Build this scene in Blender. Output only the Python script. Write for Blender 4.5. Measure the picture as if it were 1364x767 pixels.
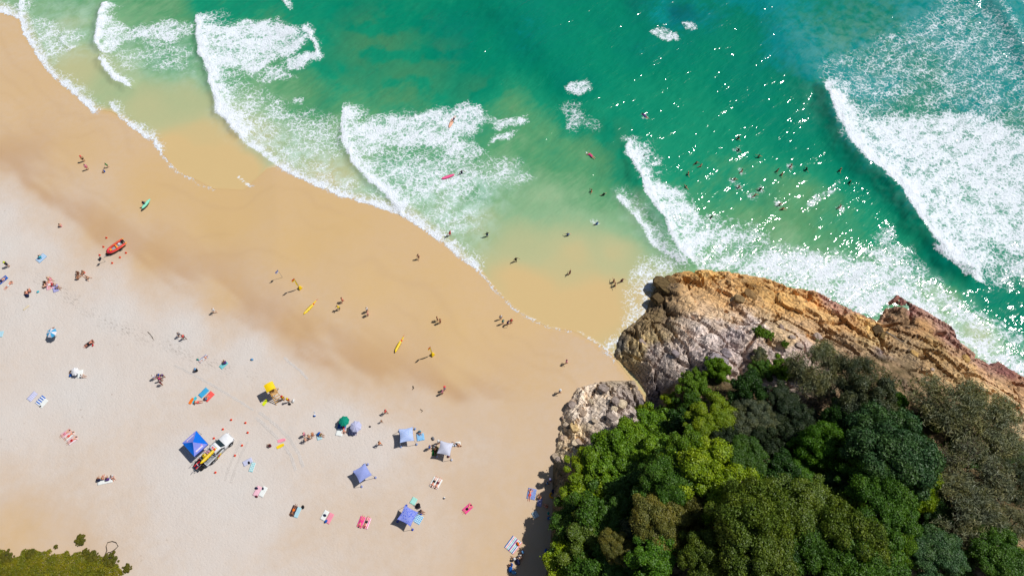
import bpy, bmesh, math, random
import numpy as np
from mathutils import Vector, Matrix
R = math.radians
for o in list(bpy.data.objects): bpy.data.objects.remove(o)
scene = bpy.context.scene
COL = scene.collection

# ------------------------------------------------------------------ camera
CAM_H, CAM_A, FPX = 114.0, R(25.0), 974.0
cd = bpy.data.cameras.new('camera'); cam = bpy.data.objects.new('camera', cd); COL.objects.link(cam)
cam.location = (0, 0, CAM_H); cam.rotation_euler = (CAM_A, 0, 0)
cd.sensor_width = 36.0; cd.lens = 36.0 * FPX / 1364.0; cd.clip_start = 1.0; cd.clip_end = 8000.0
scene.camera = cam
# ------------------------------------------------------------------ light
SUN_EL = R(56.0); SH = Vector((-1.0, -0.36)).normalized()          # SH: the way shadows fall on the ground
to_sun = Vector((-SH.x * math.cos(SUN_EL), -SH.y * math.cos(SUN_EL), math.sin(SUN_EL)))
world = bpy.data.worlds.new('World'); scene.world = world; world.use_nodes = True
wn = world.node_tree; wn.nodes.clear()
sky = wn.nodes.new('ShaderNodeTexSky'); sky.sky_type = 'NISHITA'; sky.sun_disc = False
sky.sun_elevation = SUN_EL; sky.sun_rotation = math.atan2(to_sun.x, to_sun.y); sky.altitude = 10
bg = wn.nodes.new('ShaderNodeBackground'); bg.inputs[1].default_value = 0.055
wo = wn.nodes.new('ShaderNodeOutputWorld')
wn.links.new(sky.outputs[0], bg.inputs[0]); wn.links.new(bg.outputs[0], wo.inputs[0])
ld = bpy.data.lights.new('sun', 'SUN'); ld.energy = 4.6; ld.angle = R(0.55); ld.color = (1.0, 0.965, 0.91)
sun = bpy.data.objects.new('sun', ld); COL.objects.link(sun)
sun.rotation_euler = to_sun.to_track_quat('Z', 'Y').to_euler(); sun.location = (60, 40, 120)
scene.view_settings.view_transform = 'Standard'; scene.view_settings.look = 'None'
scene.view_settings.exposure = 0.07; scene.view_settings.gamma = 1.0
scene.cycles.use_denoising = True
scene.cycles.max_bounces = 6; scene.cycles.transparent_max_bounces = 12
scene.cycles.sample_clamp_indirect = 4.0

# ------------------------------------------------------------------ plan helpers: photo survey points -> ground metres
ca, sa = math.cos(CAM_A), math.sin(CAM_A)
def U(u, v, z=0.0):
    dx, dy = (u - 682.0) / FPX, (383.5 - v) / FPX
    wy, wz = dy * ca + sa, dy * sa - ca
    t = (z - CAM_H) / wz
    return (dx * t, wy * t)
def UP(pts, z=0.0): return np.array([U(a, b, z) for a, b in pts], float)
def lin(r, g, b, k=1.0):
    return tuple((((c / 255 + .055) / 1.055) ** 2.4 if c > 10 else c / 255 / 12.92) * k for c in (r, g, b))
def sstep(a, b, x):
    t = np.clip((x - a) / (b - a), 0, 1); return t * t * (3 - 2 * t)
def _hash(ix, iy, seed):
    with np.errstate(over='ignore'):
        h = (ix.astype(np.int64) * 374761393 + iy.astype(np.int64) * 668265263 + seed * 1274126177) & 0x7fffffff
        h = ((h ^ (h >> 13)) * 1274126177) & 0x7fffffff
        h = (h ^ (h >> 16)) & 0xffffff
    return h / float(0xffffff)
def noise(x, y, seed=0):
    x = np.asarray(x, float); y = np.asarray(y, float)
    ix, iy = np.floor(x), np.floor(y); fx, fy = x - ix, y - iy
    fx = fx * fx * (3 - 2 * fx); fy = fy * fy * (3 - 2 * fy)
    a = _hash(ix, iy, seed); b = _hash(ix + 1, iy, seed); c = _hash(ix, iy + 1, seed); d = _hash(ix + 1, iy + 1, seed)
    return (a * (1 - fx) + b * fx) * (1 - fy) + (c * (1 - fx) + d * fx) * fy
def fbm(x, y, o=4, seed=0):
    s = 0; a = .5; t = 0
    for i in range(o):
        s = s + a * noise(x * 2 ** i + 17.3 * i, y * 2 ** i + 9.1 * i, seed + i); t += a; a *= .5
    return s / t
def seg_dist(px, py, poly):
    """signed distance to an open polyline (positive on its left), clamped-end distance"""
    best = np.full(px.shape, 1e9); sign = np.ones(px.shape); over = np.zeros(px.shape); n = len(poly) - 1
    for i in range(n):
        ax, ay = poly[i]; bx, by = poly[i + 1]
        ex, ey = bx - ax, by - ay; L2 = ex * ex + ey * ey + 1e-9
        tr = ((px - ax) * ex + (py - ay) * ey) / L2; t = np.clip(tr, 0, 1)
        qx, qy = px - ax - t * ex, py - ay - t * ey
        d = np.sqrt(qx * qx + qy * qy); cr = ex * (py - ay) - ey * (px - ax)
        m = d < best
        ov = np.zeros(px.shape)
        if i == 0: ov = np.where(tr < 0, -tr * math.sqrt(L2), ov)
        if i == n - 1: ov = np.where(tr > 1, (tr - 1) * math.sqrt(L2), ov)
        best = np.where(m, d, best); sign = np.where(m, np.where(cr >= 0, 1.0, -1.0), sign); over = np.where(m, ov, over)
    return best * sign, over
def poly_sd(px, py, poly):
    """signed distance to a closed polygon, positive inside"""
    n = len(poly); best = np.full(px.shape, 1e9); ins = np.zeros(px.shape, bool)
    for i in range(n):
        ax, ay = poly[i]; bx, by = poly[(i + 1) % n]
        ex, ey = bx - ax, by - ay; L2 = ex * ex + ey * ey + 1e-9
        t = np.clip(((px - ax) * ex + (py - ay) * ey) / L2, 0, 1)
        best = np.minimum(best, np.hypot(px - ax - t * ex, py - ay - t * ey))
        if ay != by:
            c = ((ay > py) != (by > py)) & (px < ex * (py - ay) / (by - ay) + ax); ins ^= c
    return np.where(ins, best, -best)
def idw(px, py, pts, vals, p=3.0, eps=1.0):
    vals = np.asarray(vals, float); sh = px.shape + vals.shape[1:]
    num = np.zeros(sh); den = np.zeros(px.shape)
    for (x, y), v in zip(pts, vals):
        w = 1.0 / ((px - x) ** 2 + (py - y) ** 2 + eps) ** (p / 2)
        den += w; num += w[..., None] * v if vals.ndim > 1 else w * v
    return num / (den[..., None] if vals.ndim > 1 else den)
def dense_axis(a, b, s, far, g=1.35):
    c = list(np.arange(a, b + 1e-6, s)); st = s; lo = []; hi = []
    x = a
    while x > -far: st *= g; x -= st; lo.append(x)
    st = s; x = c[-1]
    while x < far: st *= g; x += st; hi.append(x)
    return np.array(lo[::-1] + c + hi)
def grid_mesh(name, X, Y, Z, keep, attrs):
    """X, Y, Z: 2-D arrays; keep: bool per vertex; attrs: name -> array"""
    ny, nx = X.shape
    cell = keep[:-1, :-1] | keep[1:, :-1] | keep[:-1, 1:] | keep[1:, 1:]
    vi = np.arange(nx * ny).reshape(ny, nx)
    q = np.stack([vi[:-1, :-1][cell], vi[:-1, 1:][cell], vi[1:, 1:][cell], vi[1:, :-1][cell]], 1)
    used = np.zeros(nx * ny, bool); used[q.ravel()] = True
    remap = np.cumsum(used) - 1; q = remap[q]
    co = np.stack([X.ravel()[used], Y.ravel()[used], Z.ravel()[used]], 1)
    me = fast_mesh(name, co, q)
    for k, a in attrs.items():
        a = np.asarray(a, np.float32)
        if a.ndim == 3:
            at = me.attributes.new(k, 'FLOAT_COLOR', 'POINT'); c = np.ones((used.sum(), 4), np.float32); c[:, :3] = a.reshape(-1, 3)[used]
            at.data.foreach_set('color', c.ravel())
        else:
            at = me.attributes.new(k, 'FLOAT', 'POINT'); at.data.foreach_set('value', a.ravel()[used])
    return me
def fast_mesh(name, co, quads, smooth=True):
    me = bpy.data.meshes.new(name); quads = np.asarray(quads, np.int32); k = quads.shape[1]
    me.vertices.add(len(co)); me.vertices.foreach_set('co', np.asarray(co, np.float32).ravel())
    me.loops.add(quads.size); me.loops.foreach_set('vertex_index', quads.ravel())
    me.polygons.add(len(quads)); me.polygons.foreach_set('loop_start', np.arange(0, quads.size, k, dtype=np.int32))
    me.polygons.foreach_set('loop_total', np.full(len(quads), k, np.int32))
    me.polygons.foreach_set('use_smooth', np.full(len(quads), smooth, bool))
    me.update(calc_edges=True); me.validate(); return me
def link(name, me, mat=None, parent=None, loc=None, rz=0.0, scale=None, color=None):
    o = bpy.data.objects.new(name, me); COL.objects.link(o)
    if mat is not None and me is not None and len(me.materials) == 0: me.materials.append(mat)
    if parent is not None: o.parent = parent
    if loc is not None: o.location = loc
    if rz: o.rotation_euler = (0, 0, rz)
    if scale is not None: o.scale = scale if hasattr(scale, '__len__') else (scale,) * 3
    if color is not None: o.color = (*color[:3], 1)
    return o
def tag(o, label=None, cat=None, group=None, kind=None):
    if label: o['label'] = label
    if cat: o['category'] = cat
    if group: o['group'] = group
    if kind: o['kind'] = kind
    return o
def empty(name, loc, rz=0.0):
    o = bpy.data.objects.new(name, None); COL.objects.link(o); o.location = loc; o.rotation_euler = (0, 0, rz)
    o.empty_display_size = .3; return o

# ------------------------------------------------------------------ materials
class NT:
    def __init__(s, name):
        s.m = bpy.data.materials.new(name); s.m.use_nodes = True; s.t = s.m.node_tree; s.t.nodes.clear()
        s.out = s.n('ShaderNodeOutputMaterial')
    def n(s, ty, ins=None, **kw):
        d = s.t.nodes.new(ty)
        for k, v in kw.items(): setattr(d, k, v)
        for k, v in (ins or {}).items(): s.set(d, k, v)
        return d
    def set(s, d, k, v):
        i = d.inputs[k]
        if isinstance(v, bpy.types.NodeSocket): s.t.links.new(v, i)
        elif isinstance(v, bpy.types.Node): s.t.links.new(v.outputs[0], i)
        else:
            if i.type == 'RGBA' and hasattr(v, '__len__') and len(v) == 3: v = (*v, 1)
            i.default_value = v
    def math(s, op, a, b=None, c=None, clamp=False):
        d = s.n('ShaderNodeMath', operation=op, use_clamp=clamp); s.set(d, 0, a)
        if b is not None: s.set(d, 1, b)
        if c is not None: s.set(d, 2, c)
        return d.outputs[0]
    def mix(s, f, a, b, mode='MIX'):
        d = s.n('ShaderNodeMix', data_type='RGBA', blend_type=mode, clamp_factor=True)
        s.set(d, 0, f); s.set(d, 6, a); s.set(d, 7, b); return d.outputs[2]
    def attr(s, name, out='Fac'):
        return s.n('ShaderNodeAttribute', attribute_name=name).outputs[out]
    def rng(s, v, a, b, c=0.0, d=1.0, smooth=True):
        m = s.n('ShaderNodeMapRange', interpolation_type='SMOOTHSTEP' if smooth else 'LINEAR')
        for k, x in zip(range(5), (v, a, b, c, d)): s.set(m, k, x)
        return m.outputs[0]
    def noise(s, vec, scale, detail=4, rough=.55, dist=0.0, out=0):
        d = s.n('ShaderNodeTexNoise', {'Scale': scale, 'Detail': detail, 'Roughness': rough, 'Distortion': dist})
        if vec is not None: s.set(d, 'Vector', vec)
        return d.outputs[out]
    def vor(s, vec, scale, feature='F1', rnd=1.0):
        d = s.n('ShaderNodeTexVoronoi', {'Scale': scale, 'Randomness': rnd}, feature=feature); s.set(d, 'Vector', vec); return d.outputs[0]
    def pos(s): return s.n('ShaderNodeNewGeometry').outputs['Position']
    def mapped(s, vec, rot=0.0, scale=(1, 1, 1)):
        if rot:
            r = s.n('ShaderNodeMapping', {'Rotation': (0, 0, rot)}); s.set(r, 'Vector', vec); vec = r.outputs[0]
        d = s.n('ShaderNodeMapping', {'Scale': scale}); s.set(d, 'Vector', vec); return d.outputs[0]
    def ramp(s, fac, stops, interp='LINEAR'):
        d = s.n('ShaderNodeValToRGB'); s.set(d, 0, fac); cr = d.color_ramp; cr.interpolation = interp
        while len(cr.elements) < len(stops): cr.elements.new(.5)
        for e, (p, c) in zip(cr.elements, stops): e.position = p; e.color = (*c, 1)
        return d.outputs[0]
    def bump(s, h, strength=.5, dist=.1, normal=None):
        d = s.n('ShaderNodeBump', {'Strength': strength, 'Distance': dist}); s.set(d, 'Height', h)
        if normal is not None: s.set(d, 'Normal', normal)
        return d.outputs[0]
    def pbr(s, col, rough=.6, spec=.5, normal=None, **kw):
        d = s.n('ShaderNodeBsdfPrincipled', {'Base Color': col, 'Roughness': rough, 'Specular IOR Level': spec})
        if normal is not None: s.set(d, 'Normal', normal)
        for k, v in kw.items(): s.set(d, k, v)
        return d.outputs[0]
    def done(s, sh): s.t.links.new(sh, s.out.inputs[0]); return s.m
M = {}
def simple(name, col, rough=.6, spec=.4, var=.12, scale=6.0, metal=0.0):
    t = NT(name); g = t.n('ShaderNodeTexCoord').outputs['Object']
    n = t.noise(g, scale, 3)
    c = t.mix(t.rng(n, .3, .7), tuple(x * (1 - var) for x in col), tuple(min(1, x * (1 + var)) for x in col))
    M[name] = t.done(t.pbr(c, rough, spec, Metallic=metal)); return M[name]
def tinted(name, rough=.7, spec=.3, var=.15, scale=8.0, transl=0.0):
    """takes the object's own colour"""
    t = NT(name); g = t.n('ShaderNodeTexCoord').outputs['Object']; oc = t.n('ShaderNodeObjectInfo').outputs['Color']
    n = t.noise(g, scale, 3)
    c = t.mix(t.rng(n, .3, .7), t.mix(1.0, oc, (1 - var,) * 3, 'MULTIPLY'), oc)
    sh = t.pbr(c, rough, spec, t.bump(n, .25, .02))
    if transl:
        tr = t.n('ShaderNodeBsdfTranslucent', {'Color': c}).outputs[0]
        mx = t.n('ShaderNodeMixShader', {0: transl, 1: sh, 2: tr}); sh = mx.outputs[0]
    M[name] = t.done(sh); return M[name]
# ------------------------------------------------------------------ shoreline and sand height
_sh = UP([(-60, 0), (0, 15), (25, 25), (34, 48), (60, 90), (88, 117), (125, 147), (148, 150), (165, 160), (185, 175), (205, 188),
          (214, 203), (238, 230), (285, 252), (325, 254), (356, 226), (372, 222), (400, 238), (440, 255), (480, 268), (515, 279), (540, 288), (560, 302),
          (580, 316), (600, 332), (615, 345), (632, 356), (645, 370), (665, 392), (690, 415), (730, 437), (760, 440), (790, 455), (812, 470),
          (822, 482), (870, 545), (1100, 600), (1364, 640)])
SHORE = np.vstack([[_sh[0] + np.array([-900.0, 420.0])], _sh, [_sh[-1] + np.array([900.0, -500.0])]])
def shore_sd(x, y): return seg_dist(x, y, SHORE)[0]
def sand_z_sd(sd): return np.where(sd < 0, 2.6 * (1 - np.exp(sd * 0.036 / 2.6 * 1.0)), np.maximum(-6.0, -sd * 0.045))
def sand_relief(x, y, sd):
    inn = np.clip(1 - np.maximum(np.abs(x) - 118, 0) / 30, 0, 1)
    return (fbm(x / 9, y / 9, 3, 5) - .5) * .22 * sstep(2, -14, sd) * inn + (fbm(x / 1.6, y / 1.6, 3, 8) - .5) * .10 * sstep(-12, -26, sd) * inn
def sand_z(x, y):
    x = np.atleast_1d(np.asarray(x, float)); y = np.atleast_1d(np.asarray(y, float)); sd = shore_sd(x, y); return sand_z_sd(sd) + sand_relief(x, y, sd)
def G(u, v, dz=0.0):
    """survey point -> a point standing on the sand"""
    z = 1.0
    for _ in range(5):
        x, y = U(u, v, z); z = float(sand_z(x, y)[0])
    return Vector((x, y, z + dz))
def W(u, v, dz=0.0):
    x, y = U(u, v, 0.0); return Vector((x, y, dz))
XLO, XHI, YLO, YHI = -118.0, 118.0, 4.0, 142.0

# ------------------------------------------------------------------ sand
def make_sand():
    ax = dense_axis(XLO, XHI, .5, 2500); ay = dense_axis(YLO, YHI, .5, 2500)
    X, Y = np.meshgrid(ax, ay); sd = shore_sd(X, Y)
    Z = sand_z_sd(sd)
    Z = Z + sand_relief(X, Y, sd)
    # tan 0 = dry pale sand, 1 = wet orange-tan sand; lower left also has vignetting painted in
    cp = [(100, 520, 0), (250, 640, .06), (20, 560, .12), (60, 600, .25), (0, 640, .4), (150, 690, .3), (20, 700, .75), (100, 720, .55), (250, 720, .22), (310, 650, .03), (350, 690, .15), (400, 720, .35), (550, 720, .46), (550, 690, .4), (650, 660, .58), (660, 740, .6), (700, 560, .6),
          (640, 600, .45), (700, 620, .6), (500, 600, .2), (450, 560, .15), (380, 500, .12), (330, 470, .06), (250, 440, .02), (150, 420, .0), (40, 400, .0), (0, 330, .02), (60, 340, .08), (150, 370, .12), (0, 290, .06), (0, 255, .28), (40, 280, .35), (0, 230, .55),
          (90, 305, .45), (150, 345, .42), (210, 380, .45), (300, 430, .42), (400, 470, .45), (480, 505, .48), (560, 525, .45), (640, 545, .5), (720, 545, .58),
          (0, 190, .75), (60, 250, .75), (130, 300, .8), (200, 345, .85), (300, 400, .85), (400, 440, .88), (500, 475, .88), (600, 495, .85), (700, 505, .72), (790, 490, .6), (780, 460, .62), (740, 460, .7),
          (0, 60, .7), (30, 150, .78), (100, 200, .85), (200, 250, .95), (300, 300, 1), (400, 330, 1), (500, 380, 1), (600, 430, .98), (660, 450, .9), (600, 370, 1), (450, 290, 1), (300, 240, 1), (700, 425, .95)]
    tan = idw(X, Y, [tuple(G(a, b))[:2] for a, b, _ in cp], [c for *_, c in cp], 3.0, 6.0)
    tan = np.where(sd > -.5, np.maximum(tan, sstep(-3, .5, sd)), tan)
    tan = np.clip(tan + (fbm(X / 14, Y / 14, 4, 31) - .5) * .16 + (fbm((X + Y * .4) / 30, (Y - X * .4) / 5, 4, 77) - .5) * .16, 0, 1)
    # line of dark wrack along the last high tide
    wl = np.array([tuple(G(a, b))[:2] for a, b in [(20, 355), (60, 375), (95, 395), (130, 425), (165, 438), (200, 452), (245, 470), (300, 492), (350, 512)]])
    d, ov = seg_dist(X, Y, wl); wr = np.exp(-(d / 1.1) ** 2) * np.exp(-(ov / 3) ** 2) * sstep(.3, .6, fbm(X / 2.2, Y / 2.2, 3, 3))
    # footprints only where the sand is dry and trodden
    foot = sstep(.62, .12, tan) * (0.35 + .65 * fbm(X / 12, Y / 12, 3, 44))
    foot = np.where(np.abs(X) > 130, .3, foot)
    dl = np.array([tuple(G(a, b))[:2] for a, b in [(0, 215), (60, 268), (130, 312), (200, 352), (260, 392), (330, 440), (400, 466), (480, 500), (560, 522), (640, 532)]])
    d, ov = seg_dist(X + (fbm(X / 10, Y / 10, 3, 81) - .5) * 7, Y + (fbm(X / 10, Y / 10, 3, 82) - .5) * 7, dl)
    damp = np.where(d > 0, np.exp(-(d / 7) ** 2), np.exp(-(d / 1.0) ** 2)) * np.exp(-(ov / 6) ** 2) * sstep(.3, .65, fbm((X * .8 - Y * .6) / 14, (X * .6 + Y * .8) / 3, 4, 83))
    sw = np.zeros(X.shape); sdw = sd + (fbm(X / 11, Y / 11, 3, 121) - .5) * 9 + (fbm(X / 3, Y / 3, 2, 122) - .5) * .8
    for k_, of in enumerate((3.0, 6.5, 10.0, 15.0)): sw = np.maximum(sw, np.exp(-((sdw + of) / .45) ** 2) * sstep(.42, .62, fbm(X / 13 + k_ * 5, Y / 13, 2, 130 + k_)))
    keep = sd < 45
    me = grid_mesh('sand', X, Y, Z, keep | (np.abs(X) < 120), dict(tan=tan, wrack=wr, foot=foot, damp=damp, swash=sw))
    t = NT('sand'); p = t.pos(); tn = t.attr('tan')
    n1 = t.noise(p, .9, 5, .6); n2 = t.noise(p, 11.0, 3, .6)
    tn2 = t.math('ADD', tn, t.math('MULTIPLY', t.math('SUBTRACT', n1, .5), .22))
    c = t.ramp(tn2, [(0, lin(221, 215, 210, .74)), (.22, lin(220, 209, 200, .74)), (.5, lin(216, 193, 169, .73)), (.75, lin(215, 184, 143, .74)), (1, lin(216, 182, 129, .74))])
    c = t.mix(t.rng(n2, .35, .75), t.mix(1, c, (.94, .935, .93), 'MULTIPLY'), c)
    c = t.mix(t.math('MULTIPLY', t.attr('damp'), .55), c, lin(196, 154, 112, .66))
    c = t.mix(t.math('MULTIPLY', t.attr('swash'), .12), c, lin(190, 154, 116, .66))
    # scattered dark grains, shells and weed
    sp = t.vor(p, .55); spm = t.math('MULTIPLY', t.rng(sp, .10, .045), t.math('MULTIPLY', t.rng(t.noise(p, .13, 2), .5, .65), t.attr('foot')))
    c = t.mix(t.math('MULTIPLY', spm, .5), c, lin(120, 95, 70))
    wk = t.math('MULTIPLY', t.attr('wrack'), t.rng(t.noise(t.mapped(p, R(35), (1, 3.2, 1)), 1.3, 5, .7), .5, .68))
    c = t.mix(t.math('MULTIPLY', wk, .75), c, lin(150, 140, 130, .6))
    fp = t.vor(t.mapped(p, R(20), (1, 1.5, 1)), 2.1, 'SMOOTH_F1'); fn = t.noise(p, 3.6, 5, .66)
    h = t.math('ADD', t.math('MULTIPLY', t.rng(fp, .0, .5), .38), fn)
    st = t.math('MULTIPLY', t.attr('foot'), .85)
    b = t.bump(t.math('MULTIPLY', h, st), .6, .15)
    b = t.bump(t.noise(p, 16, 3, .6), .18, .02, b)
    rough = t.rng(tn, .6, 1.0, .9, .62); spec = t.rng(tn, .6, 1, .15, .35)
    mat = t.done(t.pbr(c, rough, spec, b))
    o = link('sand', me, mat); tag(o, 'pale dry sand turning to wet orange tan sand at the waterline', 'sand', kind='structure')
    return mat
M['sand'] = make_sand()
# wheel ruts pressed into the dry sand
def rut_mat():
    t = NT('rut_sand'); p = t.pos(); n = t.noise(p, 7.0, 3, .6)
    c = t.mix(t.rng(n, .35, .7), lin(206, 197, 190, .70), lin(219, 212, 206, .74)); return t.done(t.pbr(c, .95, .1, t.bump(n, .6, .06)))
M['rut'] = rut_mat()
for pts, w in (([(341, 556), (352, 566), (364, 578), (378, 592), (388, 608), (394, 626)], .16), ([(345, 549), (358, 558), (372, 570), (386, 584), (398, 604), (404, 622)], .16),
               ([(338, 546), (312, 530), (285, 514), (258, 499), (232, 486)], .12), ([(300, 640), (306, 620), (313, 604), (322, 586)], .14), ([(308, 643), (314, 622), (322, 604), (331, 588)], .14), ([(410, 505), (400, 494), (390, 486), (378, 476)], .12)):
    P = [G(a, b) for a, b in pts]; fine = [a.lerp(b, k / 10) for a, b in zip(P[:-1], P[1:]) for k in range(10)] + [P[-1]]; v = []; f = []
    rz_ = random.Random(int(pts[0][0]))
    for i, q in enumerate(fine):
        d = (fine[min(i + 1, len(fine) - 1)] - fine[max(i - 1, 0)]).normalized(); nn = Vector((-d.y, d.x, 0)); ww = w * rz_.uniform(.75, 1.2); jj = rz_.uniform(-.05, .05)
        for off, dz in ((-2.2, -.04), (-1.2, .03), (-.5, .008), (.5, .008), (1.2, .026), (2.2, -.04)):
            q2 = q + nn * (off * ww + jj); v.append((q2.x, q2.y, float(sand_z(q2.x, q2.y)[0]) + dz * rz_.uniform(.8, 1.2)))
    for i in range(len(fine) - 1):
        for k in range(5): f.append((i * 6 + k, i * 6 + k + 1, i * 6 + k + 7, i * 6 + k + 6))
    o = link('tyre_track', fast_mesh('tyre_track', np.array(v), np.array(f)), M['rut']); tag(o, 'shallow wheel rut pressed into the dry sand', 'tyre track', kind='structure')
# ------------------------------------------------------------------ sea
FRONTS = [  # crest line (seaward side on the left), height, back slope, foam density, foam decay
    ([(262, 28), (264, 50), (268, 75), (278, 95), (280, 112), (287, 130), (291, 150), (303, 165), (318, 180)], .5, 4.5, 1.0, 5.0),
    ([(318, 180), (330, 192), (350, 207), (372, 222), (400, 238), (440, 255), (480, 268), (515, 279)], .16, 4, .86, 2.0),
    ([(457, 150), (455, 172), (461, 195), (468, 213), (480, 230), (495, 245), (510, 255), (522, 268), (534, 284)], .45, 5, 1.0, 4.0),
    ([(515, 279), (540, 288), (560, 302), (580, 316), (600, 332), (615, 345), (632, 356)], .1, 3, .82, 2.2),
    ([(1095, 120), (1108, 150), (1118, 172), (1130, 195), (1150, 218), (1175, 235), (1196, 254), (1206, 272), (1216, 292), (1232, 312), (1250, 335), (1268, 352), (1290, 364)], 1.9, 9, 1.0, 7.0),
    ([(835, 196), (838, 212), (847, 225), (856, 240), (860, 256), (868, 270), (880, 285), (888, 293), (890, 310), (900, 328), (918, 346)], 1.0, 5, 1.0, 3.6),
    ([(822, 262), (845, 288), (857, 306), (868, 322), (884, 334), (905, 350)], .25, 4, .7, 2.2),
    ([(139, 8), (132, 20), (131, 34), (128, 48), (127, 58), (133, 66)], .55, 3, 1.0, 3.0),
    ([(134, 78), (138, 88), (146, 98), (156, 108), (170, 115)], .4, 2.5, 1.0, 1.4),
    ([(27, -8), (26, 22), (33, 45), (45, 66), (58, 88), (75, 106), (95, 122), (110, 135), (124, 148)], .14, 3, .84, 1.9),
    ([(148, 143), (160, 156), (172, 166), (188, 176), (204, 188), (211, 200)], .12, 2, .75, 1.5),
    ([(-60, 0), (0, 15), (24, 24)], .1, 2, .8, 3.0),
    ([(83, 52), (88, 60), (96, 64)], .15, 2, .7, 1.2),
    ([(1318, -6), (1335, 20), (1350, 45), (1362, 68), (1385, 95)], 1.3, 7, .3, 2.0),
    ([(404, 40), (413, 46), (420, 62), (424, 78)], .6, 2.5, .9, 1.2),
    ([(374, -6), (380, 3), (385, 13)], .5, 2.5, .9, 1.0),
    ([(1245, 340), (1262, 352), (1280, 368), (1298, 374)], .7, 3, .9, 2.0),
]
SWELLS = [([(640, -20), (690, 20), (740, 80), (780, 130), (820, 180), (842, 215)], 1.0, 7), ([(990, -30), (1030, 20), (1060, 70), (1095, 122)], 1.2, 8),
          ([(385, 13), (405, 40), (425, 80), (440, 115), (457, 150)], .7, 5), ([(225, -20), (240, 5), (262, 30)], .4, 4), ([(1280, -60), (1318, -6)], 1.3, 7)]
LINES = [  # thin lace left by swash that has run out
    ([(124, 147), (123, 165), (121, 190), (123, 212)], .28, .55), ([(212, 200), (218, 212), (238, 230), (262, 244), (285, 252)], .22, .45),
    ([(632, 356), (648, 374), (665, 392), (690, 414), (730, 437), (760, 441)], .25, .36), ([(770, 441), (790, 452), (812, 470), (818, 482)], .2, .35),
    ([(0, 40), (8, 48), (18, 64)], .2, .3), ([(318, 236), (330, 246), (345, 252)], .2, .4)]
FOAM = [  # foam fields: outline, density, soft edge m
    ([(262, 30), (300, 34), (345, 27), (380, 34), (405, 40), (416, 48), (405, 60), (395, 72), (370, 82), (345, 90), (340, 108), (318, 92), (296, 92), (286, 102), (275, 85)], .64, 1.6),
    ([(378, 80), (400, 74), (425, 70), (426, 82), (405, 92), (380, 96)], .72, 1.0),
    ([(335, 90), (372, 90), (392, 106), (372, 112), (345, 110)], .55, 2.0),
    ([(288, 125), (340, 118), (380, 138), (455, 158), (462, 195), (440, 215), (400, 205), (340, 170), (300, 160)], .36, 4.5),
    ([(300, 165), (340, 165), (420, 210), (500, 262), (515, 279), (440, 254), (372, 221)], .30, 3.5),
    ([(457, 153), (500, 158), (545, 152), (575, 148), (600, 146), (625, 138), (648, 150), (662, 162), (640, 172), (620, 180), (645, 198), (630, 208), (590, 208), (550, 200), (500, 205), (468, 205)], .60, 2.0),
    ([(470, 200), (560, 200), (640, 205), (690, 218), (708, 236), (680, 250), (630, 262), (570, 275), (530, 268), (495, 240)], .42, 4.5),
    ([(530, 262), (600, 262), (650, 270), (640, 310), (600, 322), (560, 298)], .26, 5.0),
    ([(1110, 152), (1150, 155), (1220, 152), (1290, 150), (1330, 158), (1364, 172), (1440, 190), (1440, 330), (1364, 345), (1330, 335), (1300, 350), (1270, 345), (1240, 315), (1212, 285), (1195, 250), (1150, 215), (1125, 185)], .61, 2.2),
    ([(1280, 330), (1364, 330), (1440, 330), (1440, 400), (1364, 385), (1310, 372)], .42, 3.0),
    ([(1090, 90), (1140, 60), (1220, 20), (1290, -20), (1350, 40), (1400, 120), (1400, 180), (1300, 158), (1110, 152)], .19, 6.0),
    ([(1340, -20), (1420, -20), (1420, 90), (1380, 70)], .2, 4.0),
    ([(838, 205), (850, 222), (862, 238), (885, 248), (908, 255), (920, 268), (935, 290), (950, 300), (960, 320), (930, 345), (905, 330), (888, 295), (862, 255)], .62, 1.6),
    ([(945, 290), (985, 300), (1015, 310), (1020, 325), (985, 340), (940, 345), (930, 310)], .48, 3.0),
    ([(930, 340), (1010, 335), (1080, 333), (1140, 338), (1190, 352), (1215, 380), (1260, 415), (1320, 455), (1400, 485), (1400, 540), (1320, 485), (1270, 445), (1190, 400), (1170, 432), (1100, 405), (1000, 372), (935, 362)], .62, 2.2),
    ([(1140, 325), (1200, 330), (1250, 375), (1300, 410), (1364, 440), (1364, 470), (1300, 440), (1230, 395), (1180, 365)], .50, 2.5),
    ([(860, 340), (900, 340), (920, 356), (880, 380), (862, 420), (835, 445), (822, 470), (800, 462), (825, 430), (840, 395)], .40, 2.5),
    ([(132, 14), (150, 20), (166, 36), (200, 32), (256, 30), (258, 48), (232, 60), (190, 54), (150, 66), (130, 60)], .52, 1.5),
    ([(150, 70), (250, 50), (262, 95), (210, 90), (160, 88)], .26, 3.0),
    ([(30, 20), (70, 30), (110, 50), (95, 70), (60, 88), (45, 66)], .34, 2.5),
    ([(865, 42), (880, 36), (900, 44), (904, 52), (885, 54)], .62, .8), ([(908, 30), (926, 28), (930, 40), (914, 40)], .5, .8),
    ([(757, 116), (780, 110), (788, 122), (775, 132), (760, 128)], .62, .9), ([(742, 140), (770, 140), (800, 160), (790, 172), (755, 170)], .38, 2.0),
    ([(650, 162), (700, 152), (702, 160), (660, 172)], .5, .9), ([(660, 176), (690, 170), (680, 186), (650, 190)], .46, .9),
    ([(823, 184), (838, 184), (840, 190), (826, 192)], .5, .6), ([(856, 222), (884, 216), (882, 226), (858, 226)], .55, .7),
    ([(390, 128), (405, 130), (404, 138), (392, 138)], .5, .6),
    ([(1160, 312), (1188, 300), (1195, 318), (1170, 330)], .5, 1.2), ([(1075, 268), (1120, 240), (1124, 246), (1080, 274)], .42, .8),
]
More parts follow.
